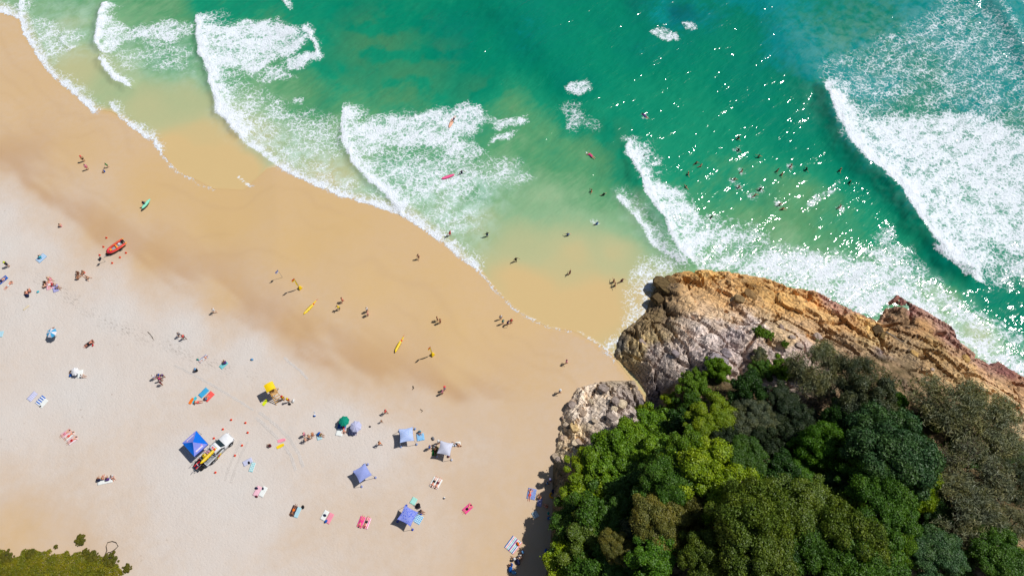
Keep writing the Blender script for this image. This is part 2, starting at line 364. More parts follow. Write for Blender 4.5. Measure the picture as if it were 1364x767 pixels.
MILK = [([(290, 150), (400, 175), (520, 270), (460, 258), (380, 222), (310, 170)], .8, 4), ([(470, 225), (600, 215), (690, 235), (640, 320), (600, 325), (530, 275)], .9, 5),
        ([(820, 262), (870, 280), (905, 345), (870, 330)], .55, 3), ([(930, 335), (1190, 340), (1364, 460), (1364, 490), (1190, 400), (1000, 370)], .6, 4),
        ([(30, 20), (130, 40), (125, 70), (60, 90)], .5, 3), ([(40, 0), (130, 5), (128, 50), (50, 40)], .35, 4), ([(150, 60), (260, 55), (280, 110), (170, 92)], .4, 4),
        ([(1110, 150), (1364, 150), (1440, 340), (1230, 310)], .25, 5), ([(1060, 40), (1200, 0), (1364, 0), (1364, 160), (1110, 150)], .2, 10)]
DEPTH = [(200, 20, .40), (300, 10, .62), (230, 75, .38), (200, 140, .13), (270, 180, .07), (120, 30, .32), (80, 40, .24), (60, 20, .3), (100, 90, .12), (90, -20, .4), (230, 205, .03), (262, 218, .025), (300, 236, .01), (322, 222, .015), (300, 200, .05), (170, 110, .2), (310, 105, .42), (330, 60, .5),
         (380, 105, .45), (420, 130, .44), (400, 190, .24), (350, 190, .16), (430, 240, .1), (260, 130, .16), (440, 175, .3),
         (480, 20, .8), (450, 80, .66), (520, 100, .6), (500, 60, .66), (600, 60, .9), (700, 60, .86), (640, 110, .74), (680, 140, .46), (720, 180, .41), (770, 110, .8), (860, 60, .9), (900, 20, .97), (820, 180, .7), (780, 205, .4), (765, 165, .6),
         (800, 215, .45), (840, 225, .62), (700, 250, .36), (740, 270, .3), (780, 260, .34), (650, 300, .22), (700, 330, .14), (760, 340, .09), (700, 390, .03), (680, 370, .05), (600, 290, .28), (640, 260, .36), (560, 215, .45), (800, 400, .04), (760, 420, .02), (840, 290, .3), (820, 330, .1), (880, 200, .6), (870, 150, .68), (880, 280, .45),
         (950, 180, .66), (1000, 120, .84), (1060, 80, .97), (1060, 180, .78), (1000, 250, .52), (960, 230, .55), (1060, 270, .45), (1040, 310, .36), (1000, 300, .42), (1120, 290, .5), (1180, 310, .62), (1200, 270, .8), (1150, 225, .85), (1100, 170, .82), (1250, 350, .85), (1310, 390, .88), (1350, 420, .86),
         (1250, 50, 1), (1150, 100, 1), (1300, 110, 1), (1350, 30, 1), (1364, 200, .92), (1200, 200, .86), (1180, 345, .4), (1250, 395, .26), (1310, 440, .16), (1100, 350, .4), (960, 340, .4), (1400, 500, .5), (870, 400, .06), (1450, 100, 1), (700, -40, .92), (1000, -40, 1), (400, -30, .85), (200, -60, .6)]
SILT = [(500, 60, 40, .8), (540, 110, 36, .7), (470, 110, 26, .5), (580, 80, 26, .5), (640, 125, 24, .4), (1060, 290, 40, .35), (820, 200, 30, .3)]
DARK = [(900, 18, 34, .9), (860, 8, 26, .7), (640, 20, 40, .25), (60, 1, 1, 0)]
SPLASH = [(988, 228), (976, 241), (984, 250), (1003, 261), (1036, 273), (793, 297), (947, 290), (859, 155), (613, 229), (1011, 253), (142, 228), (147, 222), (857, 226), (870, 222), (1052, 222), (982, 201), (1119, 277)]
def make_sea():
    ax = dense_axis(XLO, XHI, .27, 2500, 1.5); ay = dense_axis(24.0, YHI, .27, 2500, 1.5)
    X, Y = np.meshgrid(ax, ay); sd = shore_sd(X, Y); shp = X.shape
    keep = (sd > -1.2)
    inside = (np.abs(X) < 135) & (Y < 155) & keep
    foam = np.zeros(shp); wave = np.zeros(shp); milk = np.zeros(shp); z0 = np.zeros(shp)
    # ragged edges: look features up at slightly wandering positions
    wx = (fbm(X / 2.4, Y / 2.4, 3, 11) - .5) * 1.9 + (noise(X / .55, Y / .55, 14) - .5) * .35
    wy = (fbm(X / 2.4, Y / 2.4, 3, 12) - .5) * 1.9 + (noise(X / .55, Y / .55, 15) - .5) * .35
    big = (fbm(X / 9, Y / 9, 3, 21) - .5) * 7, (fbm(X / 9, Y / 9, 3, 22) - .5) * 7
    def sub(poly, pad):
        x0, y0 = poly.min(0) - pad; x1, y1 = poly.max(0) + pad
        i0, i1 = np.searchsorted(ax, x0), np.searchsorted(ax, x1); j0, j1 = np.searchsorted(ay, y0), np.searchsorted(ay, y1)
        return np.s_[max(j0, 0):j1 + 1, max(i0, 0):i1 + 1]
    for pts, hgt, back, den, dec in FRONTS:
        P = UP(pts); s = sub(P, max(28, back * 3)); a = .55 if hgt > .2 else .3
        d, ov = seg_dist(X[s] + wx[s] * a, Y[s] + wy[s] * a, P); e = np.exp(-(ov / 1.6) ** 2)
        fr = .9 if hgt < .9 else 2.6
        w = np.where(d > 0, np.exp(-(d / back) ** 1.3), np.exp(-(d / fr) ** 2)) * hgt * e
        wave[s] = np.maximum(wave[s], w)
        brk = .35 + .6 * fbm(X[s] / 3, Y[s] / 3, 2, 60)
        f = np.where(d > 0, np.exp(-(d / (dec * brk)) ** 1.4), np.exp(-(d / .22) ** 2)) * den * e
        foam[s] = np.maximum(foam[s], f)
    for pts, hgt, back in SWELLS:
        P = UP(pts); s = sub(P, 30); d, ov = seg_dist(X[s] + big[0][s] * .3, Y[s] + big[1][s] * .3, P)
        w = np.where(d > 0, np.exp(-(d / back) ** 2), np.exp(-(d / 5.0) ** 2)) * hgt * .75 * np.exp(-(ov / 5) ** 2)
        wave[s] = np.maximum(wave[s], w)
    for pts, den, soft in FOAM:
        P = UP(pts); s = sub(P, soft * 2 + 4)
        k = min(1.0, soft / 2.0)
        d = poly_sd(X[s] + wx[s] * (.5 + k) + big[0][s] * .35 * k, Y[s] + wy[s] * (.5 + k) + big[1][s] * .35 * k, P)
        f = den * sstep(-soft * .6, soft, d)
        foam[s] = np.maximum(foam[s], f)
    for pts, den, soft in MILK:
        P = UP(pts); s = sub(P, soft * 2 + 4); d = poly_sd(X[s] + wx[s] + big[0][s] * .5, Y[s] + wy[s] + big[1][s] * .5, P)
        milk[s] = np.maximum(milk[s], den * sstep(-soft, soft, d))
    for pts, wd, den in LINES:
        P = UP(pts); s = sub(P, 4); d, ov = seg_dist(X[s] + wx[s] * .35, Y[s] + wy[s] * .35, P)
        foam[s] = np.maximum(foam[s], den * np.exp(-(d / wd) ** 2) * np.exp(-(ov / 1.0) ** 2) + 0)
    dep = idw(X + big[0] * .5, Y + big[1] * .5, [U(a, b) for a, b, _ in DEPTH], [c for *_, c in DEPTH], 3.2, 4.0)
    dep = np.where(sd > 0, np.minimum(dep, sd * .10 + .03), 0)
    hx, hy = U(1180, 470)                                   # deep right up to the rocks
    dep = np.where(X > U(840, 440)[0], np.maximum(dep, np.where(sd > 3, idw(X, Y, [U(a, b) for a, b, _ in DEPTH], [c for *_, c in DEPTH], 3.2, 4.0), 0)), dep)
    for u, v in SPLASH:
        x, y = U(u, v); s = sub(np.array([[x, y]]), 2.5); foam[s] = np.maximum(foam[s], .46 * np.exp(-((X[s] + wx[s] * .6 - x) ** 2 + (Y[s] + wy[s] * .6 - y) ** 2) / .6 ** 2))
    dep = np.maximum(dep, np.clip(sd * .1, 0, .05))
    far = np.clip((np.maximum(np.abs(X) - 112, 0) + np.maximum(Y - 136, 0)) / 60, 0, 1)
    dep = dep * (1 - far) + np.minimum(1.0, np.maximum(sd, 0) * .012 + .1) * far
    dep = np.clip(dep + (fbm(X / 6, Y / 6, 3, 51) - .5) * .14 * sstep(.1, .3, dep) + wave * .06 * sstep(.2, .5, dep), 0, 1)
    silt = np.zeros(shp)
    for u, v, r, k in SILT:
        x, y = U(u, v); silt = np.maximum(silt, k * np.exp(-((X - x) ** 2 + (Y - y) ** 2) / (r * .22) ** 2))
    silt *= sstep(.36, .62, fbm(X / 3.5, Y / 3.5, 5, 71))
    dark = np.zeros(shp)
    for u, v, r, k in DARK:
        x, y = U(u, v); dark = np.maximum(dark, k * np.exp(-((X - x) ** 2 * .5 + (Y - y) ** 2 * 1.6) / (r * .14) ** 2))
    dark *= sstep(.3, .65, fbm(X / 5, Y / 5, 3, 73))
    # chop
    c30, s30 = math.cos(R(38)), math.sin(R(38)); A = X * c30 + Y * s30; B = -X * s30 + Y * c30
    ch = (fbm(A / 5.5, B / 1.9, 3, 91) - .5) * .34 + (fbm(A / 1.6, B / .7, 2, 95) - .5) * .12
    calm = sstep(.08, .5, dep) * (1 - far * .5)
    fz = foam * ((fbm(X / .8, Y / .8, 3, 33) - .35) * .5) * sstep(.3, .9, foam) * np.clip(wave * 1.3 + .25, 0, 1)
    Z = wave * sstep(-.2, 2.0, sd) + ch * calm + np.maximum(fz, -.05)
    zs = sand_z_sd(sd)
    Z = np.maximum(Z - .0, zs + .02 + .05 * sstep(0, 3, sd) * (sd > 0))
    edge = sstep(-.4, .6, sd + wx * .2)
    edge = np.maximum(edge, 0)
    foam_edge = foam * np.where(sd < -.9, 0, 1)
    foam_edge = np.where(keep, foam_edge, 0)
    me = grid_mesh('sea', X, Y, Z, keep, dict(depth=dep, foam=foam_edge, milk=milk * np.where(sd > 0, 1, 0), silt=silt, dark=dark, edge=edge))
    t = NT('sea_water'); p = t.pos(); d = t.attr('depth'); f = t.attr('foam')
    nz = t.noise(p, .55, 4, .6)
    d2 = t.math('ADD', d, t.math('MULTIPLY', t.math('SUBTRACT', nz, .5), t.math('MULTIPLY', d, .16)))
    d2 = t.math('ADD', d2, t.math('MULTIPLY', t.math('SUBTRACT', t.noise(t.mapped(p, R(-38), (.36, 1.3, 0)), .9, 4, .6), .5), t.rng(d, .1, .5, .0, .17)))  # ripple shading painted as streaks in the water's depth colour
    c = t.ramp(d2, [(0, lin(217, 183, 130, .75)), (.055, lin(213, 186, 134, .76)), (.12, lin(188, 188, 142, .76)), (.28, lin(146, 184, 142, .74)), (.42, lin(94, 166, 116, .68)), (.58, lin(24, 152, 114, .68)), (.76, lin(0, 140, 108, .66)), (.9, lin(0, 134, 110, .66)), (1, lin(0, 138, 138, .74))])
    c = t.mix(t.math('MULTIPLY', t.attr('silt'), .5), c, lin(104, 140, 84, .66))
    c = t.mix(t.math('MULTIPLY', t.attr('dark'), .6), c, lin(0, 84, 104, .5))
    mk = t.math('MAXIMUM', t.math('MULTIPLY', t.attr('milk'), t.rng(t.noise(p, .5, 5, .62, .4), .32, .66)), t.math('MULTIPLY', t.rng(f, .12, .9), .5))
    c = t.mix(mk, c, t.mix(.72, c, lin(206, 234, 226, .74)))
    # foam lace: cell walls at three sizes, torn by noise
    wv = t.noise(p, .9, 3, .6, 0, 1); wp = t.n('ShaderNodeVectorMath', {0: p, 1: t.n('ShaderNodeVectorMath', {0: wv, 'Scale': 1.1}, operation='SCALE').outputs[0]}, operation='ADD').outputs[0]
    wps = t.mapped(wp, R(12), (1, 1.35, 0))
    e1 = t.rng(t.vor(wps, .85, 'DISTANCE_TO_EDGE'), .0, .22, 1, 0); e2 = t.rng(t.vor(wps, 1.9, 'DISTANCE_TO_EDGE'), .0, .24, 1, 0)
    e3 = t.noise(wps, 3.4, 4, .68); e4 = t.noise(t.mapped(p, R(-28), (.7, 1.4, 0)), .30, 4, .6)
    val0 = t.math('ADD', t.math('ADD', t.math('MULTIPLY', e1, .15), t.math('MULTIPLY', e2, .10)), t.math('ADD', t.math('MULTIPLY', e3, .34), t.math('ADD', t.math('MULTIPLY', e4, .34), t.math('MULTIPLY', t.noise(wps, .95, 4, .6), .24))))
    q1 = t.noise(t.mapped(wp, R(-40), (.55, 1.25, 0)), .62, 7, .66, .5); q2 = t.noise(t.mapped(wp, R(-40), (.7, 1.3, 0)), 2.1, 5, .7)
    rg = t.math('SUBTRACT', 1.0, t.math('MULTIPLY', t.math('ABSOLUTE', t.math('SUBTRACT', t.noise(wps, .8, 3, .55, .6), .5)), 5.0), clamp=True)
    val = t.math('ADD', t.math('ADD', t.math('MULTIPLY', q1, .46), t.math('MULTIPLY', q2, .26)), t.math('ADD', t.math('MULTIPLY', e4, .22), t.math('ADD', t.math('MULTIPLY', e2, .11), t.math('MULTIPLY', rg, .11))))
    val = t.math('ADD', t.math('MULTIPLY', val, .45), t.math('MULTIPLY', val0, .57))
    fe = t.math('MULTIPLY', f, t.math('MAXIMUM', t.rng(t.noise(t.mapped(wp, R(-30), (.8, 1.3, 0)), .34, 3, .6, .3), .34, .58, .55, 1.12), t.rng(f, .8, .98)))
    thr = t.math('SUBTRACT', .735, t.math('MULTIPLY', fe, .325))
    lo = t.math('SUBTRACT', thr, .10); hi = t.math('ADD', thr, .10)
    fm = t.math('MULTIPLY', t.math('MULTIPLY', t.rng(val, lo, hi), t.rng(f, .02, .12)), .96)
    # water: see-through where it is thin over sand
    al = t.math('GREATER_THAN', t.attr('edge'), .5)
    b1 = t.noise(t.mapped(p, R(-38), (.36, 1.4, 0)), 1.9, 1, .5); b2 = t.noise(t.mapped(p, R(-38), (.5, 1.4, 0)), 3.0, 0, .5)
    cm = t.math('MULTIPLY', t.rng(d, .06, .5, .12, 1.0), t.rng(t.noise(t.mapped(p, R(-38), (.7, 1.2, 0)), .22, 3, .6), .38, .62, .25, 1.0))
    bn = t.bump(t.math('MULTIPLY', b1, cm), 1.0, .117); bn = t.bump(t.math('MULTIPLY', b2, cm), 1.0, .036, bn)
    water = t.pbr(c, .075, .5, bn, IOR=1.333)
    trn = t.n('ShaderNodeBsdfTransparent').outputs[0]
    w2 = t.n('ShaderNodeMixShader', {0: al, 1: trn, 2: water}).outputs[0]
    fb = t.bump(t.math('ADD', t.math('MULTIPLY', e3, .7), t.math('MULTIPLY', e2, .25)), .8, .25)
    fsh = t.pbr(lin(234, 241, 250, .84), .85, .15, fb)
    fin = t.n('ShaderNodeMixShader', {0: fm, 1: w2, 2: fsh}).outputs[0]
    mat = t.done(fin)
    o = link('sea', me, mat); tag(o, 'green and turquoise sea with breaking white surf', 'sea', kind='structure')
make_sea()
# ------------------------------------------------------------------ headland
HL = [(735, 640), (737, 610), (744, 575), (750, 548), (768, 516), (800, 507), (846, 505), (858, 528), (862, 545), (868, 540), (850, 505), (835, 490), (818, 474), (821, 455), (829, 440), (845, 428), (860, 415), (868, 392), (876, 376),
      (900, 362), (935, 357), (975, 361), (1025, 370), (1050, 381), (1085, 386), (1100, 394), (1120, 404), (1150, 417), (1168, 428), (1180, 405), (1194, 390), (1215, 402), (1240, 416), (1270, 433), (1280, 455), (1300, 470), (1318, 484),
      (1332, 480), (1346, 490), (1364, 500), (1420, 535), (1500, 600)]
_h = UP(HL, .3)
HPOLY = np.vstack([_h, [(150, 10), (150, -60), (2, -60)], UP([(726, 800), (728, 760), (733, 720), (735, 680)], .3)])
HCP = [(780, 530, 2.4), (800, 560, 4.0), (757, 590, 2.4), (825, 540, 4.2), (835, 565, 5.5), (750, 625, 2.4), (862, 555, 2.0), (872, 535, 2.6), (880, 525, 4.5), (856, 520, .6),
       (830, 465, 2.2), (845, 445, 2.6), (880, 415, 2.8), (900, 395, 3.0), (920, 378, 2.0), (950, 370, 1.8), (1000, 385, 2.4), (950, 440, 6.0), (900, 480, 5.6), (870, 490, 4.6), (930, 410, 4.2), (1000, 410, 4.6), (1000, 450, 8.0), (960, 480, 8.5), (1080, 425, 4.6), (1100, 410, 2.0), (1050, 400, 2.4), (1060, 460, 8.6),
       (1150, 470, 7.0), (1140, 435, 2.4), (1180, 425, 2.6), (1210, 415, 2.0), (1200, 450, 4.4), (1250, 480, 5.0), (1260, 445, 1.8), (1300, 520, 5.8), (1305, 485, 2.0), (1345, 510, 2.4), (1350, 550, 6.0), (1364, 530, 3.6),
       (920, 520, 8.5), (900, 540, 7.0), (940, 550, 10), (1000, 540, 11), (1100, 520, 11.5), (1180, 520, 10), (1250, 560, 11), (1330, 590, 9.5), (800, 630, 6.0), (765, 650, 4.6), (850, 610, 8.5), (900, 600, 10), (900, 640, 12), (1000, 640, 14), (1150, 640, 15), (1300, 680, 15), (1360, 640, 12),
       (750, 690, 6.5), (780, 720, 10.0), (745, 740, 8.0), (740, 770, 9), (850, 720, 13), (1000, 720, 15), (1200, 740, 16), (1000, 800, 16), (1300, 800, 16), (780, 800, 9), (1450, 650, 13)]
_hx = [U(a, b, c) for a, b, c in HCP]; _hz = [c for *_, c in HCP]
def head_smooth(x, y):
    x = np.atleast_1d(np.asarray(x, float)); y = np.atleast_1d(np.asarray(y, float))
    sd = poly_sd(x, y, HPOLY)
    z = idw(x, y, _hx, _hz, 3.0, 3.0)
    return z * (1 - np.exp(-np.maximum(sd, 0) / 1.7)) + np.where(sd < 0, sd * 1.2, 0), sd
def H(u, v, dz=0.0):
    """survey point -> a point dz above the headland"""
    z = 10.0
    for _ in range(8):
        x, y = U(u, v, z); z = .5 * z + .5 * (float(head_smooth(x, y)[0][0]) + dz)
    return Vector((x, y, z - dz))
RCOL = [(790, 530, 222, 200, 172), (800, 555, 200, 184, 168), (757, 585, 212, 184, 136), (830, 550, 178, 162, 152), (748, 620, 214, 190, 146), (775, 600, 170, 150, 132), (866, 540, 92, 84, 88), (880, 530, 110, 98, 104),  # the two gully entries hold its shadow as darkened rock colour
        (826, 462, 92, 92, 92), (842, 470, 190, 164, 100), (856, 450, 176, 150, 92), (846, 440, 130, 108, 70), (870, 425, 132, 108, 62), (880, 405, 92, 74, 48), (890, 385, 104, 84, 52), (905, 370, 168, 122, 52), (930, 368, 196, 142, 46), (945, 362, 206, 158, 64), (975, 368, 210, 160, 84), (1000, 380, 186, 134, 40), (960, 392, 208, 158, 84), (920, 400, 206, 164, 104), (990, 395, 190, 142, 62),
        (920, 430, 190, 170, 152), (950, 445, 200, 184, 174), (900, 475, 176, 160, 148), (940, 470, 176, 158, 152), (1000, 430, 204, 186, 176), (980, 455, 178, 160, 156), (960, 415, 210, 176, 132), (870, 480, 168, 150, 140), (1030, 425, 178, 146, 96),
        (1040, 400, 204, 154, 62), (1060, 412, 214, 160, 70), (1085, 400, 210, 146, 52), (1100, 420, 202, 156, 78), (1130, 425, 176, 128, 64), (1155, 432, 214, 166, 66), (1150, 415, 180, 130, 110), (1040, 445, 198, 164, 112), (1040, 470, 196, 176, 166), (1070, 470, 184, 158, 146), (1120, 455, 158, 126, 84), (1160, 455, 178, 146, 84), (1110, 400, 176, 126, 108),
        (1198, 392, 140, 82, 72), (1212, 404, 164, 110, 98), (1200, 420, 126, 98, 62), (1225, 435, 166, 120, 58), (1250, 460, 168, 134, 72), (1275, 440, 158, 112, 98), (1262, 430, 172, 128, 112), (1300, 490, 200, 160, 92), (1310, 480, 176, 128, 106), (1330, 530, 206, 168, 104), (1340, 488, 138, 78, 72), (1352, 515, 186, 140, 84), (1210, 470, 150, 124, 84), (1175, 480, 128, 112, 116), (1280, 510, 184, 146, 84), (1350, 545, 202, 172, 122)]
SOIL = [(1010, 500, .2), (960, 500, .5), (930, 510, 1), (1000, 525, 1), (1080, 490, .7), (1150, 500, 1), (1060, 475, 0), (1200, 495, .6), (1240, 520, .8), (1290, 545, .8), (1330, 565, .7), (900, 530, 1), (855, 575, 1), (800, 610, 1), (765, 640, 1), (890, 500, .1), (940, 480, .1), (1000, 470, 0), (1120, 460, 0), (840, 550, 0), (800, 580, .1), (770, 610, .2), (745, 650, .6), (870, 540, .2), (1250, 490, 0), (1340, 540, 0), (1300, 525, 0), (1360, 560, .4),
        (1000, 600, 1), (1200, 600, 1), (900, 650, 1), (1100, 700, 1), (800, 700, 1), (1300, 650, 1), (1000, 760, 1), (1300, 760, 1), (750, 740, 1), (780, 540, 0), (850, 480, 0), (950, 430, 0), (1180, 440, 0)]
def make_head():
    ax = np.arange(0.0, 150.0, .30); ay = np.arange(-58.0, 62.0, .30); X, Y = np.meshgrid(ax, ay)
    zs, sd = head_smooth(X, Y); zs = zs.reshape(X.shape); sd = sd.reshape(X.shape)
    soil = np.clip(idw(X, Y, [tuple(H(a, b))[:2] for a, b, _ in SOIL], [c for *_, c in SOIL], 3.2, 2.0), 0, 1)
    soil = sstep(.35, .65, soil + (fbm(X / 4, Y / 4, 3, 7) - .5) * .5)
    wx = (fbm(X / 9, Y / 9, 2, 101) - .5) * 6; wy = (fbm(X / 9, Y / 9, 2, 102) - .5) * 6
    S = (X + wx) * .73 - (Y + wy) * .69; T = (X + wx) * .69 + (Y + wy) * .73
    def blocks(tw, sw, amp, crack, cdep, seed):
        it = np.floor(T / tw); off = _hash(it, it * 0, seed) * 13.7; js = np.floor((S + off) / (sw * (.6 + .8 * _hash(it, it * 0 + 3, seed))))
        hgt = (_hash(it, js, seed + 5) - .5) * 2 * amp
        ft = T / tw - it; sww = sw * (.6 + .8 * _hash(it, it * 0 + 3, seed)); fs = (S + off) / sww - js
        tilt = (ft - .5) * amp * 1.1
        dt = np.minimum(ft, 1 - ft) * tw; ds = np.minimum(fs, 1 - fs) * sww
        cr = np.maximum(1 - dt / crack, (1 - ds / crack) * (_hash(it, js, seed + 9) > .45))
        return hgt + tilt, np.clip(cr, 0, 1) * cdep
    def vblocks(sx, tx, amp, tilt, crack, cdep, seed):
        a = S / sx; b = T / tx; ia = np.floor(a); ib = np.floor(b); d1 = np.full(a.shape, 9.); d2 = np.full(a.shape, 9.); hid = np.zeros(a.shape); la = np.zeros(a.shape); lb = np.zeros(a.shape); ti = np.zeros(a.shape); tj = np.zeros(a.shape)
        for di in (-1, 0, 1):
            for dj in (-1, 0, 1):
                ci, cj = ia + di, ib + dj; pa = ci + .1 + .8 * _hash(ci, cj, seed); pb = cj + .1 + .8 * _hash(ci, cj, seed + 1)
                d = np.hypot((a - pa) * 1.0, b - pb); m = d < d1
                d2 = np.where(m, d1, np.minimum(d2, d)); d1 = np.where(m, d, d1)
                hid = np.where(m, _hash(ci, cj, seed + 2), hid); la = np.where(m, a - pa, la); lb = np.where(m, b - pb, lb); ti = np.where(m, _hash(ci, cj, seed + 3) - .5, ti); tj = np.where(m, _hash(ci, cj, seed + 4) - .35, tj)
        return (hid - .5) * 2 * amp + (la * ti + lb * tj) * tilt, np.clip(1 - (d2 - d1) / crack, 0, 1) * cdep, hid
    b1, c1 = blocks(3.4, 8.0, .55, .4, 1.7, 1); b2, c2 = blocks(1.35, 2.9, .24, .26, .55, 2); b3, c3 = blocks(.62, 1.5, .09, .2, .12, 3)
    b1, c1, id1 = vblocks(7.0, 3.2, .55, 1.3, .10, 1.5, 201); b2, c2, id2 = vblocks(2.6, 1.25, .26, .75, .16, .45, 301); b3, c3, id3 = vblocks(1.1, .62, .10, .3, .2, .1, 401)
    msk = .35 + .65 * sstep(.35, .6, fbm(X / 6, Y / 6, 3, 19))
    plat = 1 - .45 * sstep(3.5, 6.5, zs)
    rough = b1 * .9 * plat + b2 * msk * plat + b3 * msk - c1 * sstep(.3, .55, fbm(X / 10, Y / 10, 2, 23)) - c2 * msk - c3 + (fbm(X / 1.2, Y / 1.2, 4, 29) - .5) * .5
    hole = sstep(.66, .72, fbm((X * .73 - Y * .69) / 3.2, (X * .69 + Y * .73) / 1.5, 3, 41)); rough = rough - hole * .7
    Z = zs + rough * np.clip(sd / 1.5, 0, 1) * (1 - soil * .75)
    # steep stacked blocks just above the tide line
    step = np.round(zs / .8) * .8; e = sstep(4.5, .5, sd) * (1 - soil)
    Z = Z * (1 - .5 * e) + (step + rough * np.clip(sd, 0, 1)) * .5 * e
    # wave-cut toe sinks under sand and sea
    Z = np.where(sd < 0, -.25 + sd * 1.2 + sand_z_sd(shore_sd(X, Y)).clip(-1, 3) * sstep(1, -1, shore_sd(X, Y)), Z)
    Z = Z + np.where(sd > 0, sand_z_sd(shore_sd(X, Y)).clip(0, 3) * np.exp(-sd / 3), 0) * .9
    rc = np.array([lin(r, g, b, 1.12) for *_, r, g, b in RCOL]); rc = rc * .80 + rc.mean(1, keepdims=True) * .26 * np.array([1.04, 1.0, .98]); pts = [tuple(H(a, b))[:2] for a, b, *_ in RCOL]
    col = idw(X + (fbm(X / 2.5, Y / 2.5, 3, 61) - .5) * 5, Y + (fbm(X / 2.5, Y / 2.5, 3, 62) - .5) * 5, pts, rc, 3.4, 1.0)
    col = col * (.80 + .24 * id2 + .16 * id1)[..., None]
    keep = sd > -1.6
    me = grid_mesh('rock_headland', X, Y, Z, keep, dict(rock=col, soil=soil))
    me.polygons.foreach_set('use_smooth', np.zeros(len(me.polygons), bool))
    t = NT('headland_rock'); p = t.pos()
    rp = t.mapped(p, R(43), (1, 1, 1)); st = t.mapped(rp, 0, (.55, 1.5, 1.0))
    n1 = t.noise(st, 1.5, 6, .68); n2 = t.noise(p, .8, 5, .62); n3 = t.noise(p, 5.5, 4, .7)
    rc_ = t.attr('rock', 'Color')
    c = t.mix(t.rng(n1, .36, .60), t.mix(1, rc_, (.58, .56, .56), 'MULTIPLY'), t.mix(1, rc_, (1.12, 1.12, 1.12), 'MULTIPLY'))
    c = t.mix(t.math('MULTIPLY', t.rng(n2, .52, .72), .4), c, t.mix(1, c, (1.0, .86, .62), 'MULTIPLY'))
    c = t.mix(t.math('MULTIPLY', t.rng(n3, .58, .72), .55), c, t.mix(1, c, (.42, .40, .42), 'MULTIPLY'))
    ck = t.vor(t.mapped(rp, 0, (.5, 1.5, 1)), .9, 'DISTANCE_TO_EDGE'); c = t.mix(t.rng(ck, .035, .0), c, lin(52, 44, 42))
    sc = t.ramp(t.noise(p, .45, 6, .65), [(.3, lin(62, 52, 34, .8)), (.45, lin(92, 78, 50, .8)), (.55, lin(130, 108, 78, .8)), (.7, lin(196, 164, 130, .8))])
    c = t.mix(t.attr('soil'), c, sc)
    h = t.math('ADD', t.math('MULTIPLY', n1, .9), t.math('ADD', t.math('MULTIPLY', n3, .35), t.math('MULTIPLY', t.rng(ck, 0, .08), .25)))
    b = t.bump(h, .6, .3)
    mat = t.done(t.pbr(c, .82, .25, b)); M['rock'] = mat
    o = link('rock_headland', me, mat); tag(o, 'layered ochre and grey rock headland above the surf', 'headland', kind='structure')
    return o
HEAD = make_head()
# loose blocks and boulders lying on the headland, pieces of it
def boulder_mesh(i):
    rn = random.Random(500 + i); bm = bmesh.new(); bmesh.ops.create_cube(bm, size=1.0)
    bmesh.ops.subdivide_edges(bm, edges=bm.edges[:], cuts=2, use_grid_fill=True)
    for v in bm.verts:
        c = v.co; c.normalize(); k = 1 / max(abs(c.x), abs(c.y), abs(c.z)); c *= (.62 + .38 * k) * .56
        c.x *= 1 + rn.uniform(-.14, .14); c.y *= 1 + rn.uniform(-.14, .14); c.z = c.z * .8 + rn.uniform(-.06, .06)
    me = bpy.data.meshes.new('boulder'); bm.to_mesh(me); bm.free(); return me
def boulder_mat():
    t = NT('boulder_rock'); p = t.pos(); oc = t.n('ShaderNodeObjectInfo').outputs['Color']
    n = t.noise(p, 2.2, 6, .68); c = t.mix(t.rng(n, .35, .65), t.mix(1, oc, (.5, .48, .46), 'MULTIPLY'), oc)
    return t.done(t.pbr(c, .85, .2, t.bump(n, .8, .25)))
M['boulder'] = boulder_mat()
BM = [boulder_mesh(i) for i in range(6)]
for m_ in BM: m_.materials.append(M['boulder'])
rn = random.Random(9)
BSP = [(884, 380, 2.4, 110, 92, 60), (893, 373, 1.6, 120, 95, 60), (876, 398, 1.8, 92, 76, 50), (958, 480, 1.8, 170, 160, 165), (945, 490, 1.2, 168, 158, 152), (968, 470, 1.3, 150, 140, 145), (985, 398, 1.8, 140, 118, 84), (1000, 392, 1.5, 150, 120, 80),
       (1170, 440, 1.6, 90, 74, 50), (1178, 448, 1.4, 120, 98, 60), (900, 470, 1.2, 160, 148, 150)]
for k in range(70):
    if k < 46: u, v = rn.uniform(742, 850), rn.uniform(512, 640); c = rn.choice([(214, 196, 168), (196, 178, 156), (206, 178, 128), (160, 146, 138), (182, 160, 140)]); s = rn.uniform(.5, 1.3)
    else: u, v = rn.uniform(840, 1300), rn.uniform(390, 500); c = rn.choice([(176, 158, 148), (186, 150, 92), (150, 130, 120), (196, 160, 100)]); s = rn.uniform(.5, 1.1)
    if k < 46 and (u - 742) * .75 + (v - 512) > 105: continue
    if k >= 46 and v < 350 + (u - 840) * .28: continue
    BSP.append((u, v, s, *c))
for u, v, s, r, g, b in BSP:
    q = H(u, v, .3)
    if poly_sd(np.array([q.x]), np.array([q.y]), HPOLY)[0] < .3: continue
    o = link('boulder', rn.choice(BM), None, HEAD, q + Vector((0, 0, s * .12)), 0, (s * rn.uniform(.9, 1.5), s * rn.uniform(.7, 1.0), s * rn.uniform(.55, .85)), lin(r, g, b, .95))
    o.rotation_euler = (rn.uniform(-.25, .25), rn.uniform(-.25, .25), R(-43) + rn.uniform(-.5, .5))
